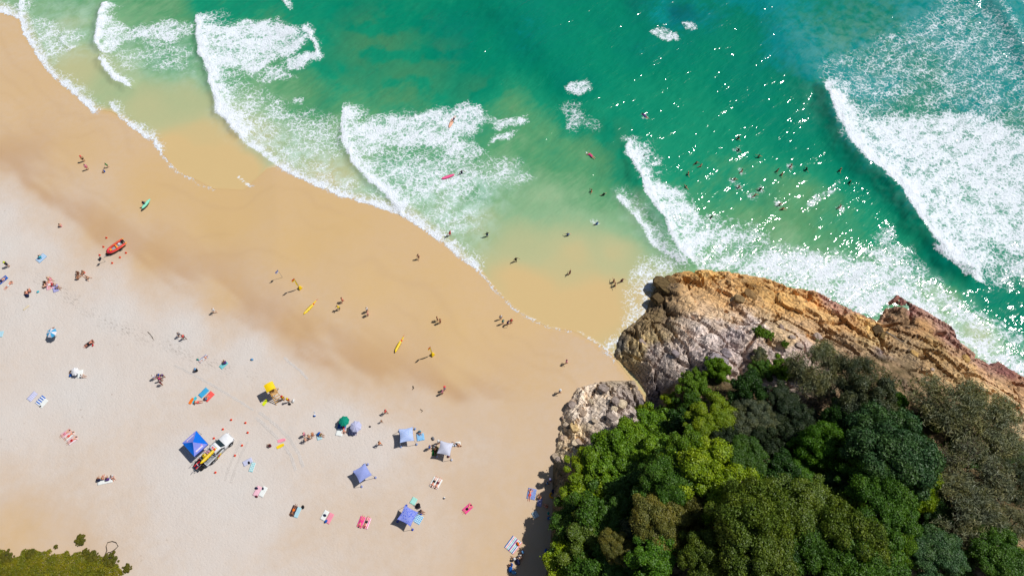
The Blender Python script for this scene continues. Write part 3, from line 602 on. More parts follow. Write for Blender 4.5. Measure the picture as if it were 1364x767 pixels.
# ------------------------------------------------------------------ vegetation
def leaf_mat():
    t = NT('foliage'); g = t.n('ShaderNodeNewGeometry'); oi = t.n('ShaderNodeObjectInfo'); oc = oi.outputs['Color']
    r = g.outputs['Random Per Island']; lo = t.noise(t.n('ShaderNodeTexCoord').outputs['Object'], .9, 3, .6)
    c = t.mix(r, t.mix(1, oc, (.62, .66, .6), 'MULTIPLY'), t.mix(1, oc, (1.35, 1.3, 1.2), 'MULTIPLY'))
    c = t.mix(t.rng(lo, .38, .66), c, t.mix(1, c, (1.45, 1.22, .8), 'MULTIPLY'))
    sh = t.pbr(c, .5, .35); tr = t.n('ShaderNodeBsdfTranslucent', {'Color': t.mix(1, c, (1.3, 1.4, .5), 'MULTIPLY')}).outputs[0]
    return t.done(t.n('ShaderNodeMixShader', {0: .18, 1: sh, 2: tr}).outputs[0])
M['leaf'] = leaf_mat()
simple('bark', lin(96, 84, 72, .7), .9, .1, .3, 5); simple('pale_bark', lin(150, 140, 128, .7), .9, .1, .25, 5)
def leaf_quads(P, N, L, Wd, rng, fold=.0):
    n = len(P); N = N / np.linalg.norm(N, axis=1, keepdims=True)
    a = rng.normal(size=(n, 3)); T = np.cross(N, a); T /= np.linalg.norm(T, axis=1, keepdims=True); B = np.cross(N, T)
    L = L * rng.uniform(.65, 1.35, n)[:, None]; Wd = Wd * rng.uniform(.7, 1.3, n)[:, None]
    v = np.stack([P - T * L * .5, P + B * Wd * .5 - T * L * .05, P + T * L * .5 + N * L * .12, P - B * Wd * .5 - T * L * .05], 1)
    return v.reshape(-1, 3), np.arange(n * 4).reshape(-1, 4)
def crown_mesh(seed, RX, HZ, nlobe, nleaf, L, Wd, lobe=(.38, .55), inner=.72, flat=.5):
    rng = np.random.default_rng(seed); c = []; r = []
    for i in range(nlobe):
        a = rng.uniform(0, 2 * math.pi); q = math.sqrt((i + .5) / nlobe) * rng.uniform(.55, 1.12); k = rng.uniform(*lobe)
        zz = HZ * (math.sqrt(max(0, 1 - q * q)) * .72 + rng.uniform(-.14, .16)) * (1 if rng.random() > .25 else .55)
        c.append((math.cos(a + i * 2.4) * q * RX, math.sin(a + i * 2.4) * q * RX, zz)); r.append(k * RX * rng.uniform(.75, 1.15))
    c = np.array(c); r = np.array(r)
    w = r ** 2; pick = rng.choice(nlobe, nleaf, p=w / w.sum())
    d = rng.normal(size=(nleaf, 3)); d[:, 2] = d[:, 2] * .9 + .35; d /= np.linalg.norm(d, axis=1, keepdims=True)
    lump = 1 + .22 * np.sin(d[:, 0] * 9 + pick * 1.7) * np.sin(d[:, 1] * 8 + pick) * np.sin(d[:, 2] * 7)
    rad = r[pick] * lump * (inner + (1 - inner) * rng.random(nleaf) ** .6) * rng.uniform(.92, 1.1, nleaf)
    rad = rad * np.where(rng.random(nleaf) < .1, rng.uniform(1.05, 1.35, nleaf), 1)
    P = c[pick] + d * rad[:, None] * np.array([1, 1, .8]); P[:, 2] = np.maximum(P[:, 2], -HZ * .25)
    N = d + rng.normal(size=(nleaf, 3)) * flat
    co, q = leaf_quads(P, N, L, Wd, rng)
    me = fast_mesh('crown', co, q, False); me.materials.append(M['leaf']); return me, c, r
def tube(bm, pts, rads, n=6):
    rings = []
    for i, p in enumerate(pts):
        d = (Vector(pts[min(i + 1, len(pts) - 1)]) - Vector(pts[max(i - 1, 0)])).normalized()
        a = d.orthogonal().normalized(); b = d.cross(a)
        rings.append([bm.verts.new(Vector(p) + (a * math.cos(2 * math.pi * k / n) + b * math.sin(2 * math.pi * k / n)) * rads[i]) for k in range(n)])
    for i in range(len(rings) - 1):
        for k in range(n): bm.faces.new((rings[i][k], rings[i][(k + 1) % n], rings[i + 1][(k + 1) % n], rings[i + 1][k]))
    bm.faces.new(rings[0][::-1]); bm.faces.new(rings[-1])
def bm_mesh(bm, name, smooth=False, mat=None):
    bmesh.ops.recalc_face_normals(bm, faces=bm.faces[:])
    me = bpy.data.meshes.new(name); bm.to_mesh(me); bm.free()
    if smooth:
        for p in me.polygons: p.use_smooth = True
    if mat: me.materials.append(mat)
    return me
def trunk_mesh(seed, c, r, base, mat):
    rn = random.Random(seed); bm = bmesh.new(); f = Vector((0, 0, -base * .3))
    tube(bm, [(0, 0, -base), (.05, .03, -base * .6), tuple(f)], [.26, .2, .16], 7)
    for i in range(len(c)):
        e = Vector(c[i]); m = f.lerp(e, .5) + Vector((rn.uniform(-.25, .25), rn.uniform(-.25, .25), -.15))
        tube(bm, [tuple(f), tuple(m), tuple(e)], [.12, .08, .03], 5)
    return bm_mesh(bm, 'trunk', True, mat)
def sparse_mesh(seed, RX, HZ, base, nleaf):
    """thin grey-green tree: bare forked limbs, fine drooping twigs"""
    rn = random.Random(seed); rng = np.random.default_rng(seed); bm = bmesh.new(); tips = []; ns = []
    def grow(p, d, L, r, lev):
        q = p + d * L; m = p.lerp(q, .5) + Vector((rn.uniform(-1, 1), rn.uniform(-1, 1), rn.uniform(-.3, .6))) * L * .1
        tube(bm, [tuple(p), tuple(m), tuple(q)], [r, r * .82, r * .62], 5 if lev < 2 else 4)
        if lev >= 2:
            for t in (.35, .7, 1.0): tips.append(tuple(p.lerp(q, t))); ns.append(lev)
        if lev == 4: return
        for k in range(3 if lev < 2 else rn.choice((2, 3))):
            a = rn.uniform(0, 2 * math.pi); s = Vector((math.cos(a), math.sin(a), rn.uniform(-.1, .55)))
            grow(q, (d * .75 + s * .85).normalized(), L * rn.uniform(.62, .82), r * .58, lev + 1)
    start = Vector((0, 0, -base))
    tube(bm, [tuple(start), (0.05, 0, -base * .5), (0, 0, -base * .35)], [.3, .24, .2], 7)
    for k in range(5):
        a = 2 * math.pi * k / 5 + rn.uniform(-.4, .4)
        grow(Vector((0, 0, -base * .38)), Vector((math.cos(a), math.sin(a), .55)).normalized(), RX * .36, .13, 0)
    tr = bm_mesh(bm, 'trunk', True, M['bark'])
    T = np.array(tips); T[:, 2] = np.minimum(T[:, 2], HZ)
    pk = rng.integers(0, len(T), nleaf); P = T[pk] + rng.normal(size=(nleaf, 3)) * np.array([.34, .34, .26])
    N = rng.normal(size=(nleaf, 3)); N[:, 2] += .6
    co, q = leaf_quads(P, N, .42, .075, rng); me = fast_mesh('crown', co, q, False); me.materials.append(M['leaf'])
    return me, tr
BROAD = []; DENSE = []; SPARSE = []; SHRUB = []
for i in range(5):
    me, c, r = crown_mesh(10 + i, 2.6, 2.2, 60 + 4 * i, 70000, .12, .08, (.10, .27), .66, .6); BROAD.append((me, trunk_mesh(i, c, r, 4.0, M['bark'])))
for i in range(3):
    me, c, r = crown_mesh(40 + i, 2.5, 2.4, 40, 34000, .21, .12, (.14, .3), .7, .7); DENSE.append((me, trunk_mesh(20 + i, c, r, 4.0, M['bark'])))
for i in range(4): SPARSE.append(sparse_mesh(70 + i, 3.4, 3.6, 3.4, 6500))
for i in range(4):
    me, c, r = crown_mesh(90 + i, 1.7, 1.0, 48, 28000, .105, .08, (.09, .25), .75, .6); SHRUB.append((me, trunk_mesh(40 + i, c * .8, r, 1.4, M['bark'])))
KINDS_ = dict(b=(BROAD, 2.6, 4.0), d=(DENSE, 2.5, 4.0), s=(SPARSE, 3.4, 3.4), h=(SHRUB, 1.7, .9))
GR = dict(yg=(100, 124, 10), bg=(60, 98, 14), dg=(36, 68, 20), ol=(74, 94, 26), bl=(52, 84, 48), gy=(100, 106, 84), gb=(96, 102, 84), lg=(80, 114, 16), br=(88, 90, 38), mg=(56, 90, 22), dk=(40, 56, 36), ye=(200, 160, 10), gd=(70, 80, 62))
COLN = dict(yg='yellow green', bg='bright green', dg='deep green', ol='olive', bl='blue green', gy='grey green', gb='greyish brown', lg='light green', br='brown olive', mg='mid green', dk='dark green', ye='yellow flowering', gd='dull grey green')
TREES = [  # u, v, width px, kind, colour, what it stands beside
    (948, 560, 52, 'b', 'yg', 'below the rock gully'), (990, 522, 40, 'd', 'dg', 'where the bare rock meets the wood'), (1003, 562, 46, 'b', 'gd', 'right of the yellow green tree'), (1040, 538, 44, 'b', 'dk', 'behind the bare pink rock'),
    (1085, 488, 74, 's', 'gy', 'on the pale rock shelf'), (1135, 500, 70, 's', 'gd', 'on the ochre rock edge'), (1092, 600, 58, 'b', 'bg', 'in the middle of the wood'), (1070, 640, 44, 'b', 'bg', 'beside the bare brown clearing'), (1036, 635, 46, 'd', 'dg', 'left of the bare clearing'),
    (1178, 605, 82, 'b', 'bl', 'largest of the dense crowns'), (1150, 545, 72, 'b', 'gd', 'above the largest blue green crown'), (1192, 538, 24, 'd', 'bg', 'at the edge of the sandy bank'), (1208, 562, 24, 'd', 'bg', 'along the blue green crown'), (1222, 588, 20, 'd', 'bg', 'lowest of the bright strip'),
    (1268, 535, 82, 's', 'gy', 'beside the forked bare limb'), (1322, 570, 92, 's', 'gy', 'under the ochre rock slope'), (1300, 630, 100, 's', 'gb', 'at the right edge of the wood'), (1345, 640, 66, 's', 'gd', 'touching the right border'), (1285, 680, 90, 's', 'gb', 'with dark spreading limbs below'),
    (1208, 640, 56, 'b', 'yg', 'below the largest blue green crown'), (1160, 645, 62, 'b', 'mg', 'left of the round yellow green crown'), (1172, 690, 66, 'b', 'mg', 'above the sandy gully'), (1130, 715, 76, 'b', 'ol', 'at the lower middle of the wood'), (1062, 690, 84, 'b', 'ol', 'broad among the olive crowns'), (992, 690, 84, 'b', 'ol', 'leftmost of the broad olive crowns'),
    (955, 640, 84, 'b', 'yg', 'broad and domed in the sun'), (920, 612, 62, 'b', 'lg', 'over the shadowed gully'), (995, 618, 50, 'b', 'mg', 'between two dark gaps'), (890, 648, 58, 'b', 'mg', 'behind the yellow flowers'), (880, 698, 60, 'b', 'br', 'with a fuzzy crown'), (912, 672, 54, 'b', 'br', 'round beside the yellow flowers'),
    (822, 728, 34, 'b', 'br', 'small and pale in the shade'), (872, 742, 52, 'd', 'bg', 'at the bottom edge'), (932, 745, 64, 'b', 'ol', 'at the bottom edge'), (1002, 752, 78, 'b', 'ol', 'cut by the bottom edge'), (1078, 745, 70, 'b', 'mg', 'cut by the bottom edge'), (1150, 752, 70, 'b', 'mg', 'left of the sandy gully'), (1196, 722, 44, 'b', 'lg', 'beside the brown dry brush'),
    (1242, 738, 54, 'b', 'bl', 'beside the sandy gully'), (1322, 740, 54, 'b', 'mg', 'at the lower right corner'), (1352, 702, 50, 's', 'gy', 'at the lower right border'), (1350, 756, 48, 'b', 'yg', 'at the lower right corner'), (1240, 630, 46, 's', 'gd', 'thin before the grey trees'),
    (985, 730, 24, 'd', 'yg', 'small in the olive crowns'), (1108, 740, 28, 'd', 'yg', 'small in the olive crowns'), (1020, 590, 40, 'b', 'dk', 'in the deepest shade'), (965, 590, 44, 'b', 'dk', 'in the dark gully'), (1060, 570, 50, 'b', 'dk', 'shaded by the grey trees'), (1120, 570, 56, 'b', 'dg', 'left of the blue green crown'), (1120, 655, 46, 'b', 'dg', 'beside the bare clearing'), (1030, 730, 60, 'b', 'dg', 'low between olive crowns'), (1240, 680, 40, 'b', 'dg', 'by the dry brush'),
    # low cover on the seaward slope
    (862, 550, 26, 'h', 'yg', 'on the gully lip'), (893, 536, 34, 'h', 'yg', 'hanging over the dark gully'), (884, 556, 30, 'h', 'mg', 'in the gully'), (926, 512, 40, 'h', 'lg', 'on the rock ledge'), (955, 492, 34, 'h', 'lg', 'highest on the rock'), (920, 540, 42, 'h', 'mg', 'below the rock ledge'), (905, 570, 46, 'h', 'dg', 'in the gully shade'),
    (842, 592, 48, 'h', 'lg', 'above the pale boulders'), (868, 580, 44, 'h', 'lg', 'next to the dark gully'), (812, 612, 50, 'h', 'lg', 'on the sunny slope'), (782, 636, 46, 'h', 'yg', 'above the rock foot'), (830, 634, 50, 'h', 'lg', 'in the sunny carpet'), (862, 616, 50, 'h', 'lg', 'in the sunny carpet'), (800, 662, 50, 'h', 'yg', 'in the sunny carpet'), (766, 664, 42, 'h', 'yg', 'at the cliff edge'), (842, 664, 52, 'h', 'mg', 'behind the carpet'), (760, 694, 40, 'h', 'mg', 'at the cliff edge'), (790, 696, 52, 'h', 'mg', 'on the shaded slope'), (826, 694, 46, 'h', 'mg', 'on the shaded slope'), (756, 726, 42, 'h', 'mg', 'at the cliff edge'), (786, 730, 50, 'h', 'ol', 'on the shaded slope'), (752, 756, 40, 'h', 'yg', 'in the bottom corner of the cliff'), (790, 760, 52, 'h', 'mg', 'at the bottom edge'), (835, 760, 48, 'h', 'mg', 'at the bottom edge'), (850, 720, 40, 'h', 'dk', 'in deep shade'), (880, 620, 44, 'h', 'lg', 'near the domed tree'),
    (897, 656, 20, 'h', 'ye', 'amid green crowns'), (1012, 441, 16, 'h', 'lg', 'alone on the bare pink rock, upper part'), (1024, 446, 14, 'h', 'lg', 'alone on the bare pink rock, lower part'), (1046, 458, 10, 'h', 'lg', 'small tuft on the bare rock'), (1010, 474, 26, 'h', 'gy', 'grey on the rock shelf'), (1016, 492, 30, 'h', 'mg', 'where rock turns to wood'), (1042, 490, 32, 'h', 'lg', 'along the wood edge'), (1300, 534, 22, 'h', 'lg', 'under the ochre slope'), (1352, 610, 24, 'h', 'bg', 'at the right border'), (1276, 755, 30, 'h', 'ol', 'on the sandy gully'), (1290, 600, 34, 'h', 'mg', 'under the grey trees'), (1240, 560, 30, 'h', 'ol', 'on the sandy bank'), (1310, 700, 34, 'h', 'mg', 'under the spreading limbs'), (1225, 700, 26, 'h', 'br', 'dry and brown'), (1100, 660, 30, 'h', 'br', 'dry in the clearing'), (1340, 600, 30, 'h', 'gd', 'under the grey trees')]
rn = random.Random(77)
seen_l = {}
for i, (u, v, w, k, cn, where) in enumerate(TREES):
    if u < 800: u += 9 * (800 - u) / 50
    lib, rad, base = KINDS_[k]; me, tr = lib[i % len(lib)]
    hc = {'b': 4.2, 'd': 3.8, 's': 3.4, 'h': 1.0}[k] * min(1.25, max(.35, w / 60)) if k != 'h' else .6 * min(1.4, w / 34)
    g = H(u, v, hc); d = (CAM_H - g.z) * 1.03
    s = w * d / FPX / 2 / rad * (1.24 if k != 's' else 1.05)
    name = {'b': 'broadleaf_tree', 'd': 'leafy_tree', 's': 'sheoak_tree', 'h': 'shrub'}[k]
    rootz = g.z + (base * s * (.55 if k == 'h' else 1.0) if k != 'h' else .25)
    hz = g.z + hc * (1 if k != 'h' else .3)
    ro = empty(name, (g.x, g.y, hz), rn.uniform(0, 6.28))
    noun = {'b': 'broadleaf tree', 'd': 'leafy tree', 's': 'thin feathery tree', 'h': 'low shrub'}[k]
    lab = f"{COLN[cn]} {noun} {where}"
    if lab in seen_l: lab += [' on the headland', ', second of them', ', third of them'][min(2, seen_l[lab] - 0)]
    seen_l[f"{COLN[cn]} {noun} {where}"] = seen_l.get(f"{COLN[cn]} {noun} {where}", -1) + 1
    tag(ro, lab, 'shrub' if k == 'h' else 'tree', 'shrubs on the headland' if k == 'h' else 'trees on the headland')
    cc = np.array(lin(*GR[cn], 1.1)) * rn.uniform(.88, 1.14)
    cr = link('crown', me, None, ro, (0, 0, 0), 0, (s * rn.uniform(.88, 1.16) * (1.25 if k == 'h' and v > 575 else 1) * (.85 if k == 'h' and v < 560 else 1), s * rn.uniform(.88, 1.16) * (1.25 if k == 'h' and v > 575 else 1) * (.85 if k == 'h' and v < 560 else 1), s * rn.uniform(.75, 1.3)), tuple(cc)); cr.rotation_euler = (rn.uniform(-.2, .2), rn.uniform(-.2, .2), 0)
    sz = max(.2, (hz - g.z + .3)) / base
    link('trunk', tr, None, ro, (0, 0, 0), 0, (s, s, sz if k != 's' else s))
# undergrowth between the trunks
def make_under():
    rng = np.random.default_rng(5); n = 110000
    x = rng.uniform(4, 140, n); y = rng.uniform(-50, 48, n); z, sd = head_smooth(x, y)
    sl = idw(x, y, [tuple(H(a, b))[:2] for a, b, _ in SOIL], [c for *_, c in SOIL], 3.2, 2.0)
    m = (sd > .4) & (sl > .62) & (fbm(x / 3.5, y / 3.5, 3, 3) > .47)
    P = np.stack([x[m], y[m], z[m] + rng.uniform(-.1, .45, m.sum())], 1); N = rng.normal(size=P.shape) * .6; N[:, 2] += 1
    co, q = leaf_quads(P, N, .42, .2, rng); me = fast_mesh('undergrowth', co, q, False); me.materials.append(M['leaf'])
    o = link('undergrowth', me, None, None, None, 0, None, lin(84, 92, 44, .6)); tag(o, 'low green undergrowth covering the headland soil between trees', 'undergrowth', kind='stuff')
make_under()
# bare forked limb and fallen branches
def branch_thing(u, v, L, ang, label, seed, mat='bark', fork=3, rise=.4, dz=.3):
    rn = random.Random(seed); bm = bmesh.new(); d = Vector((math.cos(ang), math.sin(ang), rise)).normalized()
    def grow(p, d, L, r, lev):
        q = p + d * L; tube(bm, [tuple(p), tuple(p.lerp(q, .5) + Vector((rn.uniform(-1, 1), rn.uniform(-1, 1), .2)) * L * .07), tuple(q)], [r, r * .8, r * .6], 5)
        if lev < fork:
            for s in (-1, 1): grow(q, (Matrix.Rotation(s * rn.uniform(.3, .6), 3, 'Z') @ d + Vector((0, 0, rn.uniform(-.1, .2)))).normalized(), L * rn.uniform(.6, .85), r * .62, lev + 1)
    grow(Vector((0, 0, 0)), d, L, L * .055, 0)
    o = link('bare_branch', bm_mesh(bm, 'bare_branch', True, M[mat]), None, None, H(u, v, .2) + Vector((0, 0, dz))); tag(o, label, 'branch')
branch_thing(1218, 562, 2.8, R(62), 'dark forked bare limb rising over the sandy bank', 3, dz=1.5)
branch_thing(1270, 716, 2.6, R(110), 'black spreading limbs above the dappled sandy gully', 8, dz=1.2, fork=4)
branch_thing(1212, 742, 1.6, R(20), 'fallen pale branch in the sandy gully', 5, 'pale_bark', 2, .05)
branch_thing(1178, 443, 2.6, R(-38), 'bleached driftwood branch wedged across the ochre rock', 12, 'pale_bark', 2, .0, .7)
branch_thing(1104, 645, 1.2, R(-50), 'short pale broken stick in the bare clearing', 14, 'pale_bark', 1, .1)
# dune scrub in the corner of the beach
def make_dune():
    rng = np.random.default_rng(15); n = 200000
    poly = np.array([tuple(G(a, b))[:2] for a, b in [(-60, 730), (0, 736), (40, 735), (95, 737), (130, 738), (155, 748), (172, 768), (190, 800), (-60, 860)]])
    x = rng.uniform(-92, -54, n); y = rng.uniform(2, 20, n)
    sd = poly_sd(x + (fbm(x / 1.5, y / 1.5, 2, 4) - .5) * 2.2, y + (fbm(x / 1.5, y / 1.5, 2, 5) - .5) * 2.2, poly); m = (sd > 0) & (fbm(x / 1.6, y / 1.6, 3, 6) + .35 * sstep(0, 2, sd) > .46)
    x, y, sd = x[m], y[m], sd[m]; h = .15 + .75 * sstep(0, 2.5, sd) * fbm(x / 2, y / 2, 3, 8)
    P = np.stack([x, y, sand_z(x, y) + h * rng.uniform(.2, 1, len(x))], 1); N = rng.normal(size=P.shape) * .8; N[:, 2] += .6
    co, q = leaf_quads(P, N, .34, .08, rng); me = fast_mesh('dune_scrub', co, q, False); me.materials.append(M['leaf'])
    o = link('dune_scrub', me, None, None, None, 0, None, lin(112, 116, 20, .95)); tag(o, 'yellow olive dune scrub filling the bottom left corner', 'dune scrub', kind='stuff')
make_dune()
for (u, v, s, lab) in [(109, 719, .55, 'small dark green tuft above the dune scrub, beside the looped vine'), (116, 735, .4, 'tiny green tuft at the dune scrub edge'), (42, 737, .5, 'dark green tuft bulging from the dune scrub edge, leftmost'), (124, 741, .6, 'dark green tuft at the foot of the looped vine'), (148, 745, .7, 'large dark green tuft at the right end of the dune scrub'), (170, 756, .42, 'yellow green tuft right of the dune scrub'), (75, 728, .22, 'slim sprig standing alone above the dune scrub'), (10, 741, .6, 'dark green tuft at the left border in the dune scrub')]:
    ro = empty('dune_tuft', G(u, v)); tag(ro, lab, 'plant', 'tufts along the dune scrub')
    link('crown', SHRUB[len(lab) % 4][0], None, ro, (0, 0, .12), u, (s * .95, s * .95, s * .6), lin(94, 96, 16, .8)); link('trunk', SHRUB[0][1], None, ro, (0, 0, .12), 0, s * .8)
def vine():
    bm = bmesh.new(); P = [G(137, 748), G(141, 738), G(143, 733)]
    tube(bm, [tuple(p + Vector((0, 0, .15))) for p in P], [.1, .08, .06], 6)
    ring = [(143, 733), (142, 727), (144, 722), (150, 720.5), (155, 722), (158, 727), (154, 731), (148, 735), (144, 735.5)]
    tube(bm, [tuple(G(a, b) + Vector((0, 0, .12))) for a, b in ring], [.055] * len(ring), 6)
    o = link('looped_vine', bm_mesh(bm, 'looped_vine', True, M['bark']), None); tag(o, 'dry brown vine bent into a loop on the sand above the dune scrub', 'vine')
vine()
# ------------------------------------------------------------------ people
tinted('skin', .55, .35, .08, 10); tinted('cloth', .8, .2, .12, 12); tinted('hair', .6, .3, .25, 30)
def capsule(bm, a, b, ra, rb, n=10):
    a, b = Vector(a), Vector(b); d = (b - a); L = d.length
    d = d.normalized() if L > 1e-5 else Vector((0, 0, 1)); x = d.orthogonal().normalized(); y = d.cross(x); rings = []
    for k in range(1, 4):
        t = math.pi / 2 * (1 - k / 3.0); rings.append((a - d * ra * math.sin(t), ra * math.cos(t)))
    for k in range(3):
        t = math.pi / 2 * (k / 3.0); rings.append((b + d * rb * math.sin(t), rb * math.cos(t)))
    vs = [[bm.verts.new(c + (x * math.cos(2 * math.pi * i / n) + y * math.sin(2 * math.pi * i / n)) * r) for i in range(n)] for c, r in rings]
    for i in range(len(vs) - 1):
        for k in range(n): bm.faces.new((vs[i][k], vs[i][(k + 1) % n], vs[i + 1][(k + 1) % n], vs[i + 1][k]))
    p = bm.verts.new(a - d * ra); q = bm.verts.new(b + d * rb)
    for k in range(n): bm.faces.new((p, vs[0][(k + 1) % n], vs[0][k])); bm.faces.new((q, vs[-1][k], vs[-1][(k + 1) % n]))
def fuse(bm, name, voxel, ratio, mat):
    """overlapping volumes -> one continuous skin"""
    bmesh.ops.recalc_face_normals(bm, faces=bm.faces[:])
    me = bpy.data.meshes.new('tmp'); bm.to_mesh(me); bm.free(); o = bpy.data.objects.new('tmp', me); COL.objects.link(o)
    r = o.modifiers.new('r', 'REMESH'); r.mode = 'VOXEL'; r.voxel_size = voxel
    s = o.modifiers.new('s', 'SMOOTH'); s.iterations = 2; s.factor = .5
    d = o.modifiers.new('d', 'DECIMATE'); d.ratio = ratio
    dg = bpy.context.evaluated_depsgraph_get(); out = bpy.data.meshes.new_from_object(o.evaluated_get(dg)); out.name = name
    bpy.data.objects.remove(o); bpy.data.meshes.remove(me)
    for p in out.polygons: p.use_smooth = True
    out.materials.clear(); out.materials.append(mat); return out
def V3(*a): return Vector(a)
def pose(P):
    """P: joint positions. returns meshes for body, trunks, top, hair, hat"""
    def seg(bm, l, grow=0.0):
        for a, b, ra, rb in l: capsule(bm, a, b, ra + grow, rb + grow)
    pel, che, neck, head = P['pelvis'], P['chest'], P['neck'], P['head']
    up = (head - neck).normalized(); fw = P['face'].normalized(); side = fw.cross(up).normalized()
    sl, sr = P['shL'], P['shR']; hl, hr = P['hipL'], P['hipR']
    torso = [(pel, che, .125, .135), (hl.lerp(hr, .15), hr.lerp(hl, .15), .115, .115), (che.lerp(sl, .55), che.lerp(sr, .55), .105, .105), (sl, sr, .058, .058), (che, neck, .1, .06)]
    bm = bmesh.new(); seg(bm, torso)
    c = head; seg(bm, [(neck, head - up * .03, .056, .055), (c - up * .045 + fw * .012, c + up * .035, .078, .092), (c - up * .085 + fw * .035, c - up * .03 + fw * .03, .046, .06),
                       (c + fw * .095 - up * .005, c + fw * .108 - up * .03, .012, .017), (c + fw * .082 - up * .07 - side * .02, c + fw * .082 - up * .07 + side * .02, .011, .011)])
    for s in (-1, 1):
        seg(bm, [(c + side * .093 * s - up * .01, c + side * .096 * s - up * .04, .016, .012), (c + fw * .078 + side * .034 * s + up * .005, c + fw * .08 + side * .036 * s + up * .005, .014, .014)])
    for k, sh in (('L', sl), ('R', sr)):
        el, wr = P['el' + k], P['wr' + k]; seg(bm, [(sh, el, .052, .041), (el, wr, .042, .028)])
        d = (P['hand' + k] - wr).normalized(); nn = d.cross(fw if abs(d.dot(fw)) < .9 else up).normalized()
        seg(bm, [(wr, wr + d * .085 + nn * .012, .027, .03), (wr, wr + d * .085 - nn * .02, .027, .026)])
        curl = d.cross(nn) * .3
        for i, ln in enumerate((.062, .075, .07, .055)):
            b = wr + d * .088 + nn * (.033 - .022 * i); m = b + d * ln * .55 + curl * ln * .3; seg(bm, [(b, m, .011, .010), (m, m + (d + curl * 1.6).normalized() * ln * .5, .010, .008)])
        b = wr + d * .03 + nn * .03; seg(bm, [(b, b + (d * .6 + nn * .8).normalized() * .05, .013, .011), (b + (d * .6 + nn * .8).normalized() * .05, b + (d * .8 + nn * .6).normalized() * .085, .011, .009)])
    for k, hp in (('L', hl), ('R', hr)):
        kn, an, toe = P['kn' + k], P['an' + k], P['toe' + k]
        seg(bm, [(hp, kn, .088, .058), (kn, kn.lerp(an, .35), .057, .058), (kn.lerp(an, .35), an, .056, .036), (an, toe, .04, .026), (an, an - (toe - an).normalized() * .05, .038, .032)])
    body = fuse(bm, 'person_body', .0115, .16, M['skin'])
    bm = bmesh.new(); seg(bm, [(pel, pel.lerp(che, .15), .13, .12), (hl.lerp(hr, .15), hr.lerp(hl, .15), .117, .117)], .014)
    for k, hp in (('L', hl), ('R', hr)): seg(bm, [(hp, hp.lerp(P['kn' + k], .5), .09, .078)], .016)
    tr = fuse(bm, 'shorts', .02, .5, M['cloth'])
    bm = bmesh.new(); seg(bm, torso, .013)
    for k, sh in (('L', sl), ('R', sr)): seg(bm, [(sh, sh.lerp(P['el' + k], .5), .056, .052)], .013)
    tp = fuse(bm, 'shirt', .02, .5, M['cloth'])
    bm = bmesh.new(); seg(bm, [(c - fw * .02 + up * .02, c - fw * .012 + up * .055, .094, .086), (c - fw * .04 - up * .03, c - fw * .03 + up * .02, .082, .09), (c - fw * .07 - up * .1, c - fw * .05, .05, .07)])
    ha = fuse(bm, 'hair', .015, .4, M['hair'])
    bm = bmesh.new(); hb = c + up * .055
    capsule(bm, hb, hb + up * .06, .112, .09)
    n = 14; x, y = side, fw; vs = []
    for z_, r_ in ((0, .1), (0, .2), (-.018, .2), (-.018, .1)): vs.append([bm.verts.new(hb + up * z_ + (x * math.cos(2 * math.pi * i / n) + y * math.sin(2 * math.pi * i / n)) * r_) for i in range(n)])
    for i in range(3):
        for k in range(n): bm.faces.new((vs[i][k], vs[i][(k + 1) % n], vs[i + 1][(k + 1) % n], vs[i + 1][k]))
    hat = bm_mesh(bm, 'hat', True, M['cloth'])
    return dict(body=body, shorts=tr, shirt=tp, hair=ha, hat=hat)
def upright(lean=0., lk=(0, 0), armL=None, armR=None, stride=0., bendk=.0, yaw=0.):
    z = 0
    P = dict(pelvis=V3(0, 0, .95), chest=V3(0, .02 + lean * .3, 1.27), neck=V3(0, lean * .5, 1.45), head=V3(0, .02 + lean * .62, 1.62), face=V3(math.sin(yaw), math.cos(yaw), -.12),
             shL=V3(-.18, lean * .45, 1.40), shR=V3(.18, lean * .45, 1.40), hipL=V3(-.095, 0, .91), hipR=V3(.095, 0, .91),
             knL=V3(-.105, .03 + stride * .5, .49 + abs(stride) * .04), knR=V3(.105, .03 - stride * .3, .49), anL=V3(-.105, stride * .7, .07), anR=V3(.105, -stride * .95, .10 if stride else .07))
    P['toeL'] = P['anL'] + V3(-.02, .17, -.04); P['toeR'] = P['anR'] + V3(.02, .16, -.05 if not stride else -.07)
    aL = armL or (V3(-.25, -.02 - stride * .35, 1.12), V3(-.27, .06 - stride * .55, .88)); aR = armR or (V3(.25, -.02 + stride * .35, 1.12), V3(.27, .06 + stride * .55, .88))
    P['elL'], P['wrL'] = aL; P['elR'], P['wrR'] = aR
    P['handL'] = P['wrL'] + (P['wrL'] - P['elL']).normalized() * .1 + V3(0, .02, -.03); P['handR'] = P['wrR'] + (P['wrR'] - P['elR']).normalized() * .1 + V3(0, .02, -.03)
    return P
POSE = {}
POSE['stand'] = pose(upright())
POSE['walk'] = pose(upright(.08, stride=.3))
POSE['wade'] = pose(upright(.05, armL=(V3(-.42, .05, 1.25), V3(-.62, .16, 1.15)), armR=(V3(.40, .08, 1.22), V3(.58, .22, 1.10)), stride=.16))
POSE['carry'] = pose(upright(.04, armR=(V3(.30, -.02, 1.14), V3(.38, .14, .98)), stride=.2, armL=(V3(-.26, -.06, 1.12), V3(-.28, -.02, .86))))
POSE['reach'] = pose(upright(.35, armL=(V3(-.27, .32, 1.2), V3(-.2, .52, 1.02)), armR=(V3(.27, .32, 1.2), V3(.2, .54, 1.0)), stride=.12))
